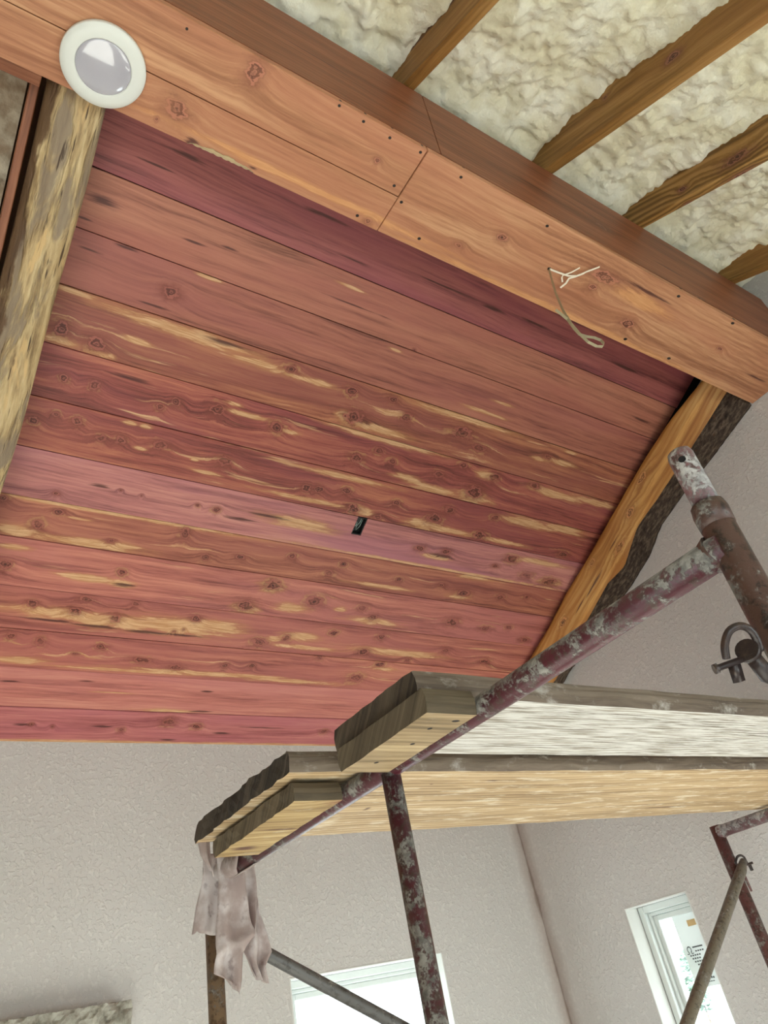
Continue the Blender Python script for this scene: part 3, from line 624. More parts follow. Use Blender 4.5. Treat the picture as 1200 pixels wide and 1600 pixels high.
# near slope: local y runs from the beam down towards the front wall; local z points up
NSL = math.atan(0.52)
RAFT_X = [0.35, 0.945, 1.52, 1.99, 2.58]
Y_N, Z_N = 0.60, 2.185                       # rafter undersides where they meet the beam
edges = [(LEFT_X, 0.2), (0.2, RAFT_X[1]-0.0195)] + [(RAFT_X[i]+0.0195, RAFT_X[i+1]-0.0195) for i in range(1, 4)] + [(RAFT_X[4]+0.0195, WALL_X-0.001)]
names = ['spray foam left of the rafters', 'spray foam bay above the beam', 'cream spray foam bay beside the knotted rafter', 'cream spray foam bay between the two middle rafters',
         'cream spray foam bay before the last rafter', 'cream spray foam against the gable wall']
for i, (xa, xb) in enumerate(edges):
    for (ba, bb, stp) in ((-0.14, 1.25, 0.0075 if i else 0.04), (1.25, 2.35, 0.04)):
        # turned over so that its bumps hang into the room
        o = foam_grid('ceiling', xa, xb, ba, bb, stp, (0, Y_N, Z_N+0.15+EYE), (math.pi+NSL, 0, 0), 1.0, M_foam, RAFT_X[1:])
        o.scale = (1, 1, -1); struct(o, names[i])
o4 = foam_grid('ceiling', -0.75, 0.012, 0.088, 1.6, 0.012, (0, YB, ZB-0.03+EYE), (-SL, 0, 0), 1.0, M_foam_dull)
struct(o4, 'dull spray foam left of the peeled log')
o5 = foam_grid('ceiling', LEFT_X, -0.75, 0.088, 2.3, 0.05, (0, YB, ZB-0.03+EYE), (-SL, 0, 0), 1.0, M_foam_dull); struct(o5, 'spray foam far left')
o6 = foam_grid('ceiling', -0.75, 0.012, 1.6, 2.3, 0.05, (0, YB, ZB-0.03+EYE), (-SL, 0, 0), 1.0, M_foam_dull); struct(o6, 'spray foam low left')
# roof deck above everything keeps the sky out
bm = bmesh.new()
y0, y1 = FRONT_Y-0.2, WALL_Y+0.2
prof = [(y0, 2.62-0.5*(RIDGE_Y-y0)), (RIDGE_Y, 2.62), (y1, 2.62-0.5*(y1-RIDGE_Y))]
vs = [bm.verts.new((x, y, z+d+EYE)) for x in (LEFT_X-0.2, WALL_X+0.25) for d in (0, 0.04) for (y, z) in prof]
for f in ((0,1,4,3),(1,2,5,4),(6,9,10,7),(7,10,11,8),(0,6,7,1),(1,7,8,2),(3,4,10,9),(4,5,11,10),(0,3,9,6),(2,8,11,5)): bm.faces.new([vs[i] for i in f])
struct(rnd_mesh('ceiling', bm, M_core), 'roof deck above the insulation')

# ------------------------------------------------ ridge beam, boxed with boards
beam = empty('ceiling_beam', (0, 0, EYE))
tag(beam, 'orange boxed ridge beam of fir boards crossing above the cedar ceiling', 'beam')
BX0, BX1 = LEFT_X+0.02, WALL_X-0.003
box('board', BX0, 0.908, 0.6005, 0.7425, 1.80, 1.822, M_beam_under, beam, 0.0015)
# the narrow board has a waney, bark-edged bite out of its outer edge
pts = []
N = 26
for k in range(N+1):
    x = 0.36 + 0.175*k/N
    d = 0.015*max(0.0, math.sin(math.pi*k/N))**0.55*(0.9+0.12*math.sin(k*0.9)+0.06*math.sin(k*2.3))
    pts.append((x, 0.8555-d))
prof = [(BX0, 0.7445), (0.908, 0.7445), (0.908, 0.8555)] + pts[::-1] + [(BX0, 0.8555)]
vs = [(x, y, z) for z in (1.80, 1.822) for x, y in prof]; k = len(prof)
fs = [tuple(range(k)), tuple(range(2*k-1, k-1, -1))] + [(j, (j+1) % k, k+(j+1) % k, k+j) for j in range(k)]
mesh('board', vs, fs, M_beam_wane, beam)
vs = []; fs = []
for k2, (x, y) in enumerate(pts):
    e = 0.003*math.sin(k2*2.3)
    vs += [(x, y+0.001, 1.8005), (x, 0.857+e*0.4, 1.806+abs(e)), (x, 0.858, 1.822)]
    if k2: a = 3*(k2-1); fs += [(a, a+3, a+4, a+1), (a+1, a+4, a+5, a+2)]
M_wane = wood('pale_waney_edge', srgb(170, 146, 104), srgb(226, 204, 158), srgb(240, 222, 180), rough=0.7, seed=77, rim_amt=0, darks=[(0.37, 0.85, 0.012, 0.02), (0.52, 0.85, 0.015, 0.02)])
mesh('waney_edge', vs, fs, M_wane, beam, True)['label'] = 'pale strip of inner bark'
box('board', 0.911, BX1, 0.6005, 0.8555, 1.80, 1.822, M_beam_under, beam, 0.0015)
TOPZ = 2.183
# near face, two boards with a slanting joint
def slant(name, xa, xb, xc, xd, y0, y1, z0, z1, mat):
    vs = [(xa, y, z0) for y in (y0, y1)] + [(xb, y, z0) for y in (y0, y1)] + [(xc, y, z1) for y in (y0, y1)] + [(xd, y, z1) for y in (y0, y1)]
    return mesh(name, vs, [(0,2,4,6),(1,7,5,3),(0,1,3,2),(2,3,5,4),(4,5,7,6),(6,7,1,0)], mat, beam)
slant('board', BX0, 0.958, 0.989, BX0, 0.600, 0.622, 1.824, TOPZ, M_beam_side)
slant('board', 0.961, BX1, BX1, 0.992, 0.600, 0.622, 1.824, TOPZ, M_beam_side)
box('board', BX0, BX1, 0.834, 0.856, 1.824, TOPZ, M_beam_side, beam)
box('core', BX0, BX1, 0.624, 0.832, 1.824, TOPZ, M_core, beam)

# ------------------------------------------------ rafters of the near slope
def rafter(x, mat, label):
    root = box('rafter', -0.13, 2.32, -0.019, 0.019, 0.0, 0.185, mat, None, 0.003)
    for v in root.data.vertices:
        if v.co.x < -0.1: v.co.x -= v.co.z*math.tan(NSL)          # plumb cut against the beam
    # local x runs down the slope from the beam, local y across, local z up from the underside
    d = Vector((0, -math.cos(NSL), -math.sin(NSL))); up = Vector((0, -math.sin(NSL), math.cos(NSL)))
    mtx = Matrix((d, up.cross(d), up)).transposed().to_4x4(); mtx.translation = Vector((x, Y_N-0.002, Z_N+EYE))
    root.matrix_world = mtx
    tag(root, label, 'rafter', 'pine rafters of the near roof slope')
rafter(RAFT_X[1], M_rafter[0], 'pine rafter with a dark streak, beside the slanting joint of the beam')
rafter(RAFT_X[2], M_rafter[1], 'long pine rafter with two dark knots against the spray foam')
rafter(RAFT_X[3], M_rafter[2], 'pine rafter with bold swirling grain, right of the knotted one')
rafter(RAFT_X[4], M_rafter[3], 'short visible end of a pine rafter nearest the gable wall')

# ledger and jack rafter left of the peeled log
tag(box('ledger_board', LEFT_X+0.02, 0.035, 0.858, 0.90, 1.835+EYE, 2.06+EYE, M_beam_side, None, 0.002), 'dark brown ledger board behind the beam, left of the peeled log', 'board')
jr = box('edge_board', 0.0, 2.2, -0.010, 0.010, 0.0, 0.12, M_beam_side, None, 0.002)
d = Vector((0, math.cos(SL), -math.sin(SL))); up = Vector((0, math.sin(SL), math.cos(SL)))
mtx = Matrix((d, up.cross(d), up)).transposed().to_4x4(); mtx.translation = Vector((0.026, 0.903, 1.885+EYE)); jr.matrix_world = mtx
tag(jr, 'thin brown board edge along the left side of the peeled log', 'board')

# ------------------------------------------------ peeled log on the left
def log_left():
    root = empty('peeled_log', (0.105, 0.860, 1.845+EYE))
    d = Vector((0, math.cos(SL), -math.sin(SL))); up = Vector((0, math.sin(SL), math.cos(SL)))
    root.matrix_world = Matrix.Translation((0.105, 0.860, 1.845+EYE)) @ Matrix((d, up.cross(d), up)).transposed().to_4x4()
    # local x down the slope, local y: up x d = +/-X
    sgn = 1 if up.cross(d).x > 0 else -1
    L = 2.2; NS = 90; NA = 18
    verts = []; faces = []; slots = []
    for i in range(NS+1):
        s_ = L*i/NS
        rgt = 0.070 - 0.055*max(0.0, (s_-0.45))**1.5*0.55 + 0.003*math.sin(s_*9)
        lft = -0.060 + 0.004*math.sin(s_*5.0+0.6)
        cxx = (rgt+lft)/2; hw = (rgt-lft)/2
        ring = [(rgt, 0.115)]
        for k in range(NA+1):
            t = k/NA
            yy = rgt - 2*hw*t
            e = (yy-cxx)/hw
            zz = 0.034*(1-math.sqrt(max(0, 1-0.92*e*e))) if e < 0 else 0.018*e**4
            zz += 0.005*mn.noise(Vector((s_*9, yy*40, 2.0))) + 0.008*mn.noise(Vector((s_*3, yy*9, 5.0)))
            if k == 0: zz = 0.016 + 0.004*mn.noise(Vector((s_*12, 0, 9)))
            ring.append((yy, zz))
        ring.append((lft, 0.115))
        for yy, zz in ring: verts.append((s_, yy*sgn, zz))
    w = NA+3
    for i in range(NS):
        for k in range(w-1):
            faces.append((i*w+k, i*w+k+1, (i+1)*w+k+1, (i+1)*w+k)); slots.append(1 if k == 0 else 0)
    faces.append(tuple(range(w))); slots.append(0); faces.append(tuple(NS*w+k for k in range(w))); slots.append(0)
    o = mesh('log_body', verts, faces, [M_debarked, M_sawn], root, False, slots)
    for p in o.data.polygons: p.use_smooth = len(p.vertices) == 4 and p.material_index == 0
    if sgn < 0:
        pass
    tag(root, 'pale peeled log with stripped bark running up to the ceiling light', 'log')
log_left()

# ------------------------------------------------ bark-edged slab on the right wall
def interp(tab, y):
    if y <= tab[0][0]:
        a, b = tab[0], tab[1]
    elif y >= tab[-1][0]:
        a, b = tab[-2], tab[-1]
    else:
        for a, b in zip(tab, tab[1:]):
            if a[0] <= y <= b[0]: break
    t = (y-a[0])/(b[0]-a[0]); return a[1]+(b[1]-a[1])*t
LEFT_E = [(0.865, 1.99), (0.933, 1.953), (1.132, 1.902), (1.314, 1.831), (1.448, 1.766), (1.619, 1.683), (1.803, 1.592), (1.982, 1.513), (2.127, 1.43), (2.266, 1.365), (2.85, 1.10)]
MID_E = [(0.865, 1.897), (0.903, 1.882), (1.144, 1.775), (1.385, 1.677), (1.536, 1.621), (1.607, 1.561), (1.68, 1.495), (1.797, 1.474), (1.911, 1.414), (2.086, 1.324), (2.282, 1.21), (2.85, 0.99)]
WALL_E = [(0.861, 1.797), (1.113, 1.709), (1.277, 1.659), (1.457, 1.59), (1.578, 1.497), (1.712, 1.433), (2.265, 1.22), (2.85, 0.97)]
def log_right():
    root = empty('bark_edged_slab', (2.78, 0.86, 1.8+EYE))
    o_ = Vector((2.78, 0.86, 1.8)); L = 1.98; NS = 110
    verts = []; faces = []; slots = []
    A, B = 7, 8
    for i in range(NS+1):
        y = 0.862 + L*i/NS
        zl, zm, zw = interp(LEFT_E, y), interp(MID_E, y), interp(WALL_E, y)
        zw = min(zw, zm-0.004)
        ring = [(2.775, min(zfar(y)+0.012, zl+0.085)), (2.6445, zl+0.0035)]
        for k in range(A+1):
            t = k/A; ring.append((2.64+0.08*t, zl+(zm-zl)*t + 0.0025*mn.noise(Vector((y*14, t*4, 1)))))
        for k in range(1, B+1):
            t = k/B
            x = 2.72+(WALL_X-0.003-2.72)*t
            bulge = 0.012*math.sin(math.pi*t)
            nz = 0.006*mn.noise(Vector((y*30, t*5, 4)))*math.sin(math.pi*t) + (0.004*mn.noise(Vector((y*60, t*12, 7))))
            ring.append((x, zm+(zw-zm)*t - bulge + nz))
        ring.append((WALL_X-0.003, min(zfar(y)+0.014, zl+0.088)))
        for x, z in ring: verts.append((x-o_.x, y-o_.y, z-o_.z))
    w = A+1+B+3
    for i in range(NS):
        for k in range(w-1):
            faces.append((i*w+k, i*w+k+1, (i+1)*w+k+1, (i+1)*w+k)); slots.append(0 if (1 if i < 28 else 0) <= k < A+2 else 1)  # upper left side takes the bark colour as painted shade of the gap
        faces.append((i*w+w-1, i*w, (i+1)*w, (i+1)*w+w-1)); slots.append(1)
    faces.append(tuple(range(w))); slots.append(1); faces.append(tuple(NS*w+k for k in range(w))); slots.append(1)
    def part(name, sel, mat):
        fs = [f for f, sl in zip(faces, slots) if sl == sel]
        used = sorted({v for f in fs for v in f}); mp = {v: j for j, v in enumerate(used)}
        # turned so that the slab's length lies along local x for the grain
        cs, sn = math.cos(SL), math.sin(SL)
        vv = [(cs*verts[v][1]-sn*verts[v][2], verts[v][0], -sn*verts[v][1]-cs*verts[v][2]) for v in used]
        p = mesh(name, vv, [tuple(mp[v] for v in f) for f in fs], mat, root)
        p.matrix_local = Matrix(((0,1,0,0),(cs,0,-sn,0),(-sn,0,-cs,0),(0,0,0,1)))
        for q in p.data.polygons: q.use_smooth = len(q.vertices) == 4
        return p
    part('sawn_face', 0, M_logface); part('bark', 1, M_bark)['label'] = 'rough dark bark, plus a painted dark gap beside the cedar'
    tag(root, 'honey-coloured log slab with dark bark edge against the right wall', 'log')
log_right()

# ------------------------------------------------ ceiling light
cl = empty('ceiling_light', (0.142, 0.771, 1.7995+EYE), (math.pi, 0, 0))      # local z hangs down
tag(cl, 'round white disc ceiling light with grey lens on the beam', 'ceiling light')
lathe('trim_ring', [(0.086, 0.0), (0.0885, 0.003), (0.0885, 0.012), (0.0870, 0.0145), (0.075, 0.0175), (0.0600, 0.0195), (0.0580, 0.0190), (0.0572, 0.0155), (0.03, 0.015)], M_trim_white, cl, 72)
lathe('lens', [(0.0570, 0.0155), (0.0570, 0.0175), (0.054, 0.0192), (0.045, 0.0208), (0.034, 0.0222), (0.022, 0.0232), (0.010, 0.0237), (0.002, 0.0238)], M_lens, cl, 64)

# ------------------------------------------------ plastic strap hanging out of the beam
st = empty('plastic_strap', (1.475, 0.733, 1.80+EYE))
tag(st, 'frayed clear plastic strap looped out of a hole in the beam', 'strap')
def ribbon(name, path, width, wdir, mat, parent, thick=0.0007):
    vs = []; fs = []; wd = Vector(wdir).normalized()
    for i, p in enumerate(path):
        p = Vector(p); a = Vector(path[max(0, i-1)]); c = Vector(path[min(len(path)-1, i+1)])
        d = (c-a).normalized(); w_ = (wd - d*wd.dot(d)).normalized(); n = d.cross(w_)
        for s1, s2 in ((-1,-1), (1,-1), (1,1), (-1,1)): vs.append(p + w_*s1*width/2 + n*s2*thick/2)
        if i:
            b = 4*(i-1)
            for k in range(4): fs.append((b+k, b+(k+1) % 4, b+4+(k+1) % 4, b+4+k))
    fs += [(0,1,2,3), tuple(len(vs)-4+k for k in range(4))]
    return mesh(name, vs, fs, mat, parent, False)
def sp(p): return (p[0]-1.475, p[1]-0.733, p[2]-1.80)
ribbon('loop', [sp(p) for p in [(1.475, 0.733, 1.803), (1.462, 0.735, 1.74), (1.450, 0.737, 1.673), (1.443, 0.737, 1.59), (1.447, 0.735, 1.526), (1.460, 0.733, 1.488), (1.480, 0.731, 1.459),
    (1.511, 0.729, 1.452), (1.545, 0.729, 1.466), (1.563, 0.731, 1.490), (1.562, 0.734, 1.507), (1.539, 0.737, 1.511), (1.500, 0.738, 1.499), (1.470, 0.738, 1.494), (1.456, 0.738, 1.512), (1.446, 0.739, 1.551), (1.425, 0.741, 1.572), (1.414, 0.742, 1.580)]], 0.009, (0.3, 1.0, 0.0), M_strap, st)
ribbon('frayed_tail', [sp(p) for p in [(1.477, 0.733, 1.799), (1.51, 0.728, 1.794), (1.545, 0.722, 1.790), (1.571, 0.709, 1.788), (1.590, 0.684, 1.789), (1.618, 0.652, 1.790)]], 0.006, (0.5, 0.9, 0), M_strap_white, st)
ribbon('frayed_tail', [sp(p) for p in [(1.551, 0.766, 1.787), (1.556, 0.745, 1.787), (1.552, 0.727, 1.787), (1.567, 0.712, 1.787), (1.585, 0.690, 1.787)]], 0.007, (0.8, 0.3, 0), M_strap_white, st)
ribbon('frayed_tail', [sp(p) for p in [(1.545, 0.748, 1.791), (1.530, 0.736, 1.790), (1.527, 0.728, 1.790), (1.545, 0.708, 1.790), (1.558, 0.682, 1.789)]], 0.005, (0.5, 0.8, 0), M_strap_white, st)
hp = lathe('hole', [(0.0055, -0.0008), (0.0045, 0.0002), (0.001, 0.0004)], M_dark, st, 16)


# ------------------------------------------------ scaffold
TX, TZ, TR = 0.722, 0.3455, 0.0185
def scaffold_pins(parent, base, mat):
    pass
fr = empty('scaffold_trestle', (TX, 0.322, 0))
tag(fr, 'maroon plaster-spattered scaffold frame with a top rail, nearest the camera', 'scaffold frame')
def loc(x, y, z): return (x-TX, y-0.322, z+EYE)
tube('top_rail', [loc(TX, 0.322, TZ), loc(TX+0.004, 0.70, TZ), loc(TX, 1.20, TZ), loc(TX-0.007, 1.782, TZ)], TR, M_maroon, fr, 20)
near = tube('post', [loc(TX+0.005, 0.322, -EYE), loc(TX+0.005, 0.322, 0.395), loc(TX+0.005, 0.322, 0.402)], [TR, TR, TR*0.92], M_rust, fr, 20)
tube('coupling_pin', [loc(TX+0.006, 0.322, 0.395), loc(TX+0.006, 0.322, 0.474), loc(TX+0.006, 0.322, 0.480)], [0.0150, 0.0150, 0.0135], M_pin, fr, 18)
# bolt hole through the pin, seen from the camera side
hd = Vector((-0.90, -0.40, 0.0)).normalized()
hp = Vector(loc(TX+0.006, 0.322, 0.462)) + hd*0.0138
tube('pin_hole', [hp, hp+hd*0.0016], 0.0042, M_dark, fr, 14)
# weld collar where rail meets post
tube('weld_collar', [loc(TX+0.003, 0.336, TZ+0.002), loc(TX+0.003, 0.348, TZ)], [0.0225, 0.0192], M_rust, fr, 18)
tube('weld_collar', [loc(TX+0.005, 0.322, 0.372), loc(TX+0.005, 0.322, 0.392), loc(TX+0.005, 0.322, 0.402)], [0.0192, 0.0202, 0.0185], M_rust, fr, 18)
tube('post', [loc(TX, 1.008, -EYE), loc(TX, 1.008, TZ-0.012)], 0.0165, M_maroon, fr, 18)
tube('post', [loc(TX-0.006, 1.782, -EYE), loc(TX-0.010, 1.782, TZ+0.03)], 0.0190, M_tan, fr, 18)
tube('lower_rail', [loc(TX, 0.322, -0.75), loc(TX, 1.782, -0.75)], 0.0165, M_maroon, fr, 14)
# brace latch on the near post: bow, cross pin, tab and washer plate
lt = empty('brace_latch', (0, 0, 0)); lt.parent = fr
def smooth_path(pts, n=4):
    out = []
    P_ = [Vector(p) for p in pts]
    for i in range(len(P_)-1):
        p0 = P_[max(0, i-1)]; p1 = P_[i]; p2 = P_[i+1]; p3 = P_[min(len(P_)-1, i+2)]
        for k in range(n):
            t = k/n
            out.append(0.5*((2*p1)+(p2-p0)*t+(2*p0-5*p1+4*p2-p3)*t*t+(3*p1-p0-3*p2+p3)*t**3))
    out.append(P_[-1]); return out
bow = smooth_path([loc(*p) for p in [(0.6582, 0.3459, 0.2206), (0.6546, 0.3395, 0.2311), (0.6556, 0.3301, 0.2407), (0.6627, 0.3219, 0.2433), (0.6712, 0.3187, 0.2391), (0.678, 0.3202, 0.2311), (0.6835, 0.3248, 0.2205)]])
tube('latch_bow', bow, 0.0038, M_latch, lt, 10)
tube('latch_pin', [loc(0.6503, 0.3581, 0.2144), loc(0.6532, 0.3553, 0.2148), loc(0.6536, 0.3549, 0.2149), loc(0.6724, 0.337, 0.2175)], [0.0048, 0.0048, 0.0032, 0.0032], M_latch, lt, 12)
tube('latch_tab', [loc(0.6645, 0.3446, 0.2165), loc(0.6725, 0.3520, 0.2005)], [0.0062, 0.0058], M_latch, lt, 4, 0.35)
tube('latch_washer', [loc(0.6725, 0.3310, 0.2240), loc(0.6795, 0.3330, 0.2225)], [0.0110, 0.0112], M_latch, lt, 18)
tube('latch_stud', [loc(0.6760, 0.3320, 0.2225), loc(0.6944, 0.3352, 0.2020), loc(0.7160, 0.3270, 0.1900)], [0.0075, 0.0085, 0.0090], M_latch, lt, 12)


fr2 = empty('scaffold_trestle', (2.585, 1.685, 0))
tag(fr2, 'faded maroon scaffold frame by the narrow window in the right wall', 'scaffold frame')
def loc2(x, y, z): return (x-2.585, y-1.685, z+EYE)
tube('post', [loc2(2.585, 1.685, -EYE), loc2(2.585, 1.685, 0.36)], 0.0215, M_maroon2, fr2, 16)
tube('top_rail', [loc2(2.585, 1.685, 0.338), loc2(2.585, 0.30, 0.338)], 0.0205, M_pin, fr2, 16)
tube('post', [loc2(2.585, 0.30, -EYE), loc2(2.585, 0.30, 0.46)], 0.0205, M_maroon2, fr2, 16)
tube('post', [loc2(2.585, 1.0, -EYE), loc2(2.585, 1.0, 0.326)], 0.0165, M_maroon2, fr2, 14)
tube('weld_collar', [loc2(2.585, 1.675, 0.338), loc2(2.585, 1.655, 0.338)], [0.025, 0.0212], M_pin, fr2, 14)

b1 = empty('cross_brace', (0.76, 1.752, 0.215+EYE)); tag(b1, 'dark grey steel cross brace running down from behind the rag', 'scaffold brace')
tube('brace_tube', [(0, 0, 0), (0.05, -0.001, -0.03), (1.72, -0.040, -1.008), (1.78, -0.042, -1.043)], [0.012, 0.0145, 0.0145, 0.012], M_galv, b1, 14)
tube('end_eyelet', [(-0.022, 0.0005, 0.013), (0.004, 0, -0.002)], [0.010, 0.0115], M_galv, b1, 10, 0.5)
b2 = empty('cross_brace', (2.598, 1.642, 0.232+EYE)); tag(b2, 'rust-stained cross brace crossing the narrow window', 'scaffold brace')
tube('brace_tube', [(0, 0, 0), (-0.035, 0.0, -0.028), (-0.585, 0.002, -0.385), (-1.80, 0.003, -1.175)], [0.011, 0.0175, 0.0175, 0.0175], M_galv2, b2, 14)
lt2 = empty('brace_latch', (0, 0, 0)); lt2.parent = fr2
tube('latch_bow', smooth_path([loc2(*p) for p in [(2.5785, 1.6660, 0.2300), (2.5807, 1.6606, 0.2353), (2.5812, 1.6481, 0.2469), (2.5895, 1.639, 0.2493), (2.5998, 1.6363, 0.2428), (2.6075, 1.6392, 0.2326), (2.6155, 1.6433, 0.2205)]]), 0.0038, M_latch, lt2, 8)
tube('latch_pin', [loc2(2.590, 1.668, 0.2175), loc2(2.6296, 1.6313, 0.2209)], 0.0042, M_latch, lt2, 10)
tube('latch_tab', [loc2(2.6180, 1.6390, 0.2215), loc2(2.6335, 1.6480, 0.1995)], [0.0060, 0.0056], M_latch, lt2, 4, 0.4)
tube('latch_bar', [loc2(2.6085, 1.6690, 0.2030), loc2(2.6210, 1.6750, 0.1400)], [0.0050, 0.0042], M_maroon2, lt2, 8)


# ------------------------------------------------ scaffold planks with cleats
def plank(name, x0, x1, y0, y1, z0, z1, under, side, end, seed, wob, nx=60, ny=26):
    """a worn plank: local frame = room frame; rounded, chipped edges"""
    verts = []; faces = []; slots = []
    nz = 3
    def pt(x, y, z, u, v, w):
        a = Vector((x*5+seed, y*9, z*20))
        e = 0.0025*wob
        dx = (0.005*wob*mn.noise(Vector((y*14+seed, z*20, 3.0))) + 0.0022*wob*mn.noise(Vector((y*70+seed, z*90, 5.0)))) if u in (0, 1) else 0
        dy = e*mn.noise(Vector((x*11+seed, z*40, 6.0)))*(1.6 if v in (0, 1) else 0)
        dz = e*mn.noise(Vector((x*6+seed, y*14, z*9)))*(1 if w > 0 else 0.2) + (e*1.5*mn.noise(Vector((x*9, y*40+seed, 1.0))) if u == 0 else 0)
        return (x+dx, y+dy, z+dz)
    idx = {}
    def vid(i, j, k):
        if (i, j, k) in idx: return idx[(i, j, k)]
        u, v, w = i/nx, j/ny, k/nz
        uu = u
        x = x0+(x1-x0)*(uu**1.6); y = y0+(y1-y0)*v; z = z0+(z1-z0)*w
        r = 0.004
        if j == 0: y += r*(k in (0, nz))
        if j == ny: y -= r*(k in (0, nz))
        verts.append(pt(x, y, z, u, v, w)); idx[(i, j, k)] = len(verts)-1
        return idx[(i, j, k)]
    for i in range(nx):
        for j in range(ny):
            faces.append((vid(i,j,0), vid(i,j+1,0), vid(i+1,j+1,0), vid(i+1,j,0))); slots.append(0)
            faces.append((vid(i,j,nz), vid(i+1,j,nz), vid(i+1,j+1,nz), vid(i,j+1,nz))); slots.append(1)
        for k in range(nz):
            faces.append((vid(i,0,k), vid(i+1,0,k), vid(i+1,0,k+1), vid(i,0,k+1))); slots.append(1)
            faces.append((vid(i,ny,k), vid(i,ny,k+1), vid(i+1,ny,k+1), vid(i+1,ny,k))); slots.append(1)
    for j in range(ny):
        for k in range(nz):
            faces.append((vid(0,j,k), vid(0,j,k+1), vid(0,j+1,k+1), vid(0,j+1,k))); slots.append(2)
            faces.append((vid(nx,j,k), vid(nx,j+1,k), vid(nx,j+1,k+1), vid(nx,j,k+1))); slots.append(2)
    return verts, faces, slots
def build_plank(rname, label, x0, x1, y0, y1, mats, seed, wob, cleat, cm):
    root = empty(rname, (x0, (y0+y1)/2, 0.3645+EYE)); tag(root, label, 'plank', 'scaffold planks')
    bx, by, bz = x0, (y0+y1)/2, 0.3645
    v, f, s_ = plank('plank', x0, x1, y0, y1, 0.3660, 0.403, *mats, seed, wob)
    o = mesh('plank_body', v, f, list(mats), root, False, s_); o.location = (-bx, -by, -bz)
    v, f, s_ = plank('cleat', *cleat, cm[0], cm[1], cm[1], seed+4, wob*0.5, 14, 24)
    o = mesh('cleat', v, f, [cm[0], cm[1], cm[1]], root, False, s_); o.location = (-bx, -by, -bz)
    return root
M_cleat_side = wood('grimy_shaded_cleat_side', srgb(70, 60, 46), srgb(94, 82, 64), srgb(112, 98, 78), rough=0.85, seed=71.0, rim_amt=0, bump=0.4)  # cleat colour darkened: shade of the sides turned from the light painted in
M_end = wood('weathered_shaded_end_grain', srgb(48, 40, 32), srgb(74, 62, 50), srgb(92, 80, 64), rough=0.9, seed=73.0, rim_amt=0, bump=0.5)  # old wood, darkened further with painted shade for ends facing away from light
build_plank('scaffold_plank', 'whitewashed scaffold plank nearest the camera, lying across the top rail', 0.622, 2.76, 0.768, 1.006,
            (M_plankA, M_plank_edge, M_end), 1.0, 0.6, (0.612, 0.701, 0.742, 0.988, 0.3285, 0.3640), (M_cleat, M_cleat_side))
build_plank('scaffold_plank', 'wide tan scaffold plank with cracked black end, farther from the camera', 0.578, 2.76, 1.090, 1.516,
            (M_plankB, M_plank_edge, M_plank_old), 5.0, 1.6, (0.600, 0.694, 1.122, 1.488, 0.3285, 0.3595), (M_cleatB, M_cleat_side))

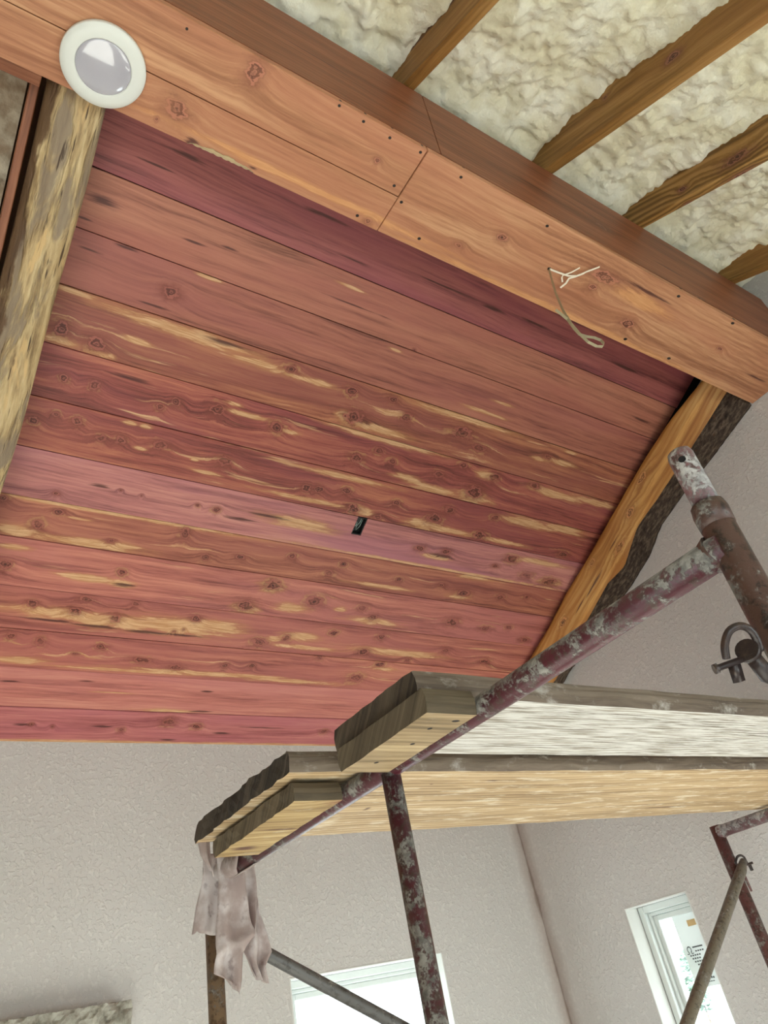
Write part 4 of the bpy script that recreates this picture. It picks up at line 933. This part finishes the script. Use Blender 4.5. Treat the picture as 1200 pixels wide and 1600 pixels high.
# ------------------------------------------------ rag tied over the rail end
def rag():
    o_ = Vector((0.72, 1.70, 0.37))
    panels = [
     # rows of (left x, z), (right x, z); offset towards the camera; fold depth; folds
     ([((0.650, 0.420), (0.672, 0.415)), ((0.644, 0.404), (0.672, 0.392)), ((0.650, 0.379), (0.676, 0.357)), ((0.668, 0.349), (0.679, 0.332))], -0.020, 0.004, 1.3),
     ([((0.668, 0.392), (0.722, 0.385)), ((0.665, 0.346), (0.718, 0.335)), ((0.656, 0.307), (0.712, 0.296)), ((0.645, 0.270), (0.704, 0.259)), ((0.636, 0.232), (0.700, 0.222))], 0.012, 0.006, 1.2),
     ([((0.682, 0.385), (0.746, 0.382)), ((0.686, 0.330), (0.745, 0.313)), ((0.680, 0.272), (0.750, 0.260)), ((0.672, 0.223), (0.755, 0.208)), ((0.668, 0.182), (0.728, 0.176)), ((0.664, 0.148), (0.722, 0.132)), ((0.698, 0.130), (0.714, 0.106))], -0.028, 0.008, 1.3),
     ([((0.735, 0.382), (0.781, 0.380)), ((0.743, 0.332), (0.778, 0.330)), ((0.745, 0.279), (0.776, 0.290)), ((0.749, 0.241), (0.769, 0.245)), ((0.751, 0.213), (0.760, 0.205))], -0.014, 0.012, 1.0),
     ([((0.772, 0.372), (0.781, 0.370)), ((0.770, 0.300), (0.785, 0.298)), ((0.763, 0.262), (0.789, 0.262)), ((0.753, 0.221), (0.798, 0.229)), ((0.742, 0.192), (0.810, 0.175)), ((0.760, 0.159), (0.793, 0.150)), ((0.772, 0.132), (0.797, 0.118))], 0.006, 0.009, 1.8),
    ]
    verts = []; faces = []
    NC = 14
    for pi, (rows, oy, dep, nf) in enumerate(panels):
        RR = []
        for i in range(len(rows)-1):
            for k in range(6):
                t = k/6
                RR.append(tuple(tuple(rows[i][s][c]*(1-t)+rows[i+1][s][c]*t for c in (0, 1)) for s in (0, 1)))
        RR.append(rows[-1])
        base = len(verts)
        for i, (l, r) in enumerate(RR):
            v = i/(len(RR)-1)
            for j in range(NC+1):
                u = j/NC
                x = l[0]+(r[0]-l[0])*u; z = l[1]+(r[1]-l[1])*u
                y = 1.70+oy + dep*math.sin(2*math.pi*nf*u+pi*1.3+v*1.1)*(0.4+0.8*v) + 0.006*mn.noise(Vector((x*40, z*22, pi)))
                if pi == 2: y -= 0.010*math.exp(-((z-0.20-0.35*(x-0.72))/0.012)**2)      # hem turned up across the front
                if i == 0: z += 0.002*math.sin(u*9+pi)
                if i == len(RR)-1: z += 0.006*mn.noise(Vector((x*120, pi, 2)))
                verts.append((x-o_.x, y-o_.y, z-o_.z))
        w = NC+1
        for i in range(len(RR)-1):
            for j in range(NC): faces.append((base+i*w+j, base+i*w+j+1, base+(i+1)*w+j+1, base+(i+1)*w+j))
    # wrap over the rail
    base = len(verts)
    NA = 12
    for i in range(9):
        y = 1.545+0.225*i/8
        for k in range(NA+1):
            t = -0.5*math.pi+(1.25+0.75*min(1, max(0, (y-1.58)/0.03)))*math.pi*k/NA
            r = 0.0235+0.003*mn.noise(Vector((y*40, k*0.7, 1)))
            verts.append((0.712+r*math.cos(t)-o_.x, y-o_.y, TZ+0.002+r*math.sin(t)-o_.z))
    for i in range(8):
        for k in range(NA): faces.append((base+i*(NA+1)+k, base+i*(NA+1)+k+1, base+(i+1)*(NA+1)+k+1, base+(i+1)*(NA+1)+k))
    o = mesh('rag', verts, faces, M_rag, None, True)
    o.location = (o_.x, o_.y, o_.z+EYE)
    sm = o.modifiers.new('thick', 'SOLIDIFY'); sm.thickness = 0.0012; sm.offset = 0
    tag(o, 'stained whitish rag hanging in tatters from the end of the scaffold rail', 'rag')
rag()


# ------------------------------------------------ stone ledge on the back wall
def ledge():
    x0, x1, y0, y1, z0, z1 = 0.0, 0.832, -0.095, 0.0, -0.075, 0.0
    NX, NY, NZ = 70, 5, 7
    verts = []; faces = []; idx = {}
    def vid(i, j, k):
        if (i, j, k) in idx: return idx[(i, j, k)]
        x = x0+(x1-x0)*i/NX; y = y0+(y1-y0)*j/NY; z = z0+(z1-z0)*k/NZ
        a = 0.010 if j == 0 or i == NX else 0.003
        n = mn.noise(Vector((x*38, y*38, z*38))) + 0.6*mn.noise(Vector((x*90, y*90, z*90)))
        if j == 0: y += a*n*1.4
        if i == NX: x += a*n
        if j < NY: z += 0.006*mn.noise(Vector((x*50, y*50, k*3.0))) if k in (0, NZ) else 0
        verts.append((x, y, z)); idx[(i, j, k)] = len(verts)-1; return idx[(i, j, k)]
    for i in range(NX):
        for j in range(NY):
            faces.append((vid(i,j,0), vid(i,j+1,0), vid(i+1,j+1,0), vid(i+1,j,0))); faces.append((vid(i,j,NZ), vid(i+1,j,NZ), vid(i+1,j+1,NZ), vid(i,j+1,NZ)))
        for k in range(NZ):
            faces.append((vid(i,0,k), vid(i+1,0,k), vid(i+1,0,k+1), vid(i,0,k+1))); faces.append((vid(i,NY,k), vid(i,NY,k+1), vid(i+1,NY,k+1), vid(i+1,NY,k)))
    for j in range(NY):
        for k in range(NZ):
            for i in (0, NX): faces.append((vid(i,j,k), vid(i,j+1,k), vid(i,j+1,k+1), vid(i,j,k+1)))
    o = mesh('stone_ledge', verts, faces, M_stone)
    o.location = (0, WALL_Y-0.001, 0.213+EYE)
    tag(o, 'rough-edged grey stone ledge on the back wall, lower left', 'stone ledge')
ledge()

# ------------------------------------------------ paper label on the narrow window
lb = empty('window_label', (2.899, 2.19, 0.0+EYE)); tag(lb, 'white printed paper label stuck on the narrow window pane', 'label')
def lq(name, pts, mat, x=-0.0012):
    """flat patch on the pane facing the room, corners given as (y, z)"""
    vs = [(x+d, a-2.19, b) for d in (0, 0.0004) for a, b in pts]; k = len(pts)
    return mesh(name, vs, [tuple(range(k)), tuple(range(2*k-1, k-1, -1))]+[(j, (j+1) % k, k+(j+1) % k, k+j) for j in range(k)], mat, lb)
lq('paper', [(2.256, 0.142), (2.130, 0.142), (2.130, -0.112), (2.256, -0.112)], M_paper, 0.0)
def bar(a0, a1, z0, z1, mat=M_print): lq('print', [(a0, z1), (a1, z1), (a1, z0), (a0, z0)], mat)
bar(2.190, 2.148, 0.096, 0.118, M_ochre)
pts = [(2.226+0.011*math.cos(t*math.pi/8), 0.018+0.013*math.sin(t*math.pi/8)) for t in range(-3, 12)]
vs = []; fs = []
for k, (a, b) in enumerate(pts):
    ca, cb = 2.226, 0.018
    vs += [(-0.0016, a-2.19, b), (-0.0016, (a-ca)*0.68+ca-2.19, (b-cb)*0.68+cb)]
    if k: fs.append((2*k-2, 2*k, 2*k+1, 2*k-1))
mesh('print', vs, fs, M_print, lb); bar(2.242, 2.230, 0.003, 0.006); bar(2.222, 2.210, 0.003, 0.006)
bar(2.208, 2.158, 0.022, 0.027)
for a0, z, n_ in ((2.232, -0.003, 5), (2.226, -0.014, 4), (2.22, -0.025, 6), (2.20, 0.010, 4), (2.21, -0.036, 5)):
    for k in range(n_): bar(a0-0.011*k, a0-0.011*k-0.0075, z-0.002, z+0.003)
for k in range(7): bar(2.212-0.0082*k, 2.212-0.0082*k-0.0064, -0.064, -0.052)
bar(2.216, 2.204, -0.083, -0.068)
for k in range(4): bar(2.190-0.009*k, 2.190-0.009*k-0.006, -0.085-0.001*k, -0.078-0.001*k)
for k in range(6): bar(2.222-0.0105*k, 2.222-0.0105*k-0.008, -0.0975, -0.0945)


# ------------------------------------------------ young tree outside the narrow window
tr = empty('tree', (6.0, 4.66, -0.6)); tag(tr, 'pale green tree outside, seen through the narrow window', 'tree')
M_leaf = plain('leaf_green', (0.075, 0.145, 0.10), 0.6, var=0.3)
tube('trunk', [(0, 0, 0), (0.02, 0.01, 0.9), (0.0, 0.0, 1.75)], [0.014, 0.011, 0.006], M_bark, tr, 8)
rl = random.Random(3); vs = []; fs = []
for k in range(260):
    a = rl.uniform(0, 2*math.pi); h = rl.uniform(0, 1); r = (0.03+0.085*math.sin(math.pi*min(1, h*0.9+0.08)))*math.sqrt(rl.random())
    c = Vector((r*math.cos(a), r*math.sin(a), 1.72+0.42*h)); d = Vector((rl.gauss(0, 1), rl.gauss(0, 1), rl.gauss(0, 1))).normalized(); u, v = frame_for(d)
    b_ = len(vs); L_ = rl.uniform(0.02, 0.04)
    vs += [c-u*L_, c+v*L_*0.45+d*0.006, c+u*L_, c-v*L_*0.45+d*0.006]; fs.append((b_, b_+1, b_+2, b_+3))
mesh('crown', vs, fs, M_leaf, tr)
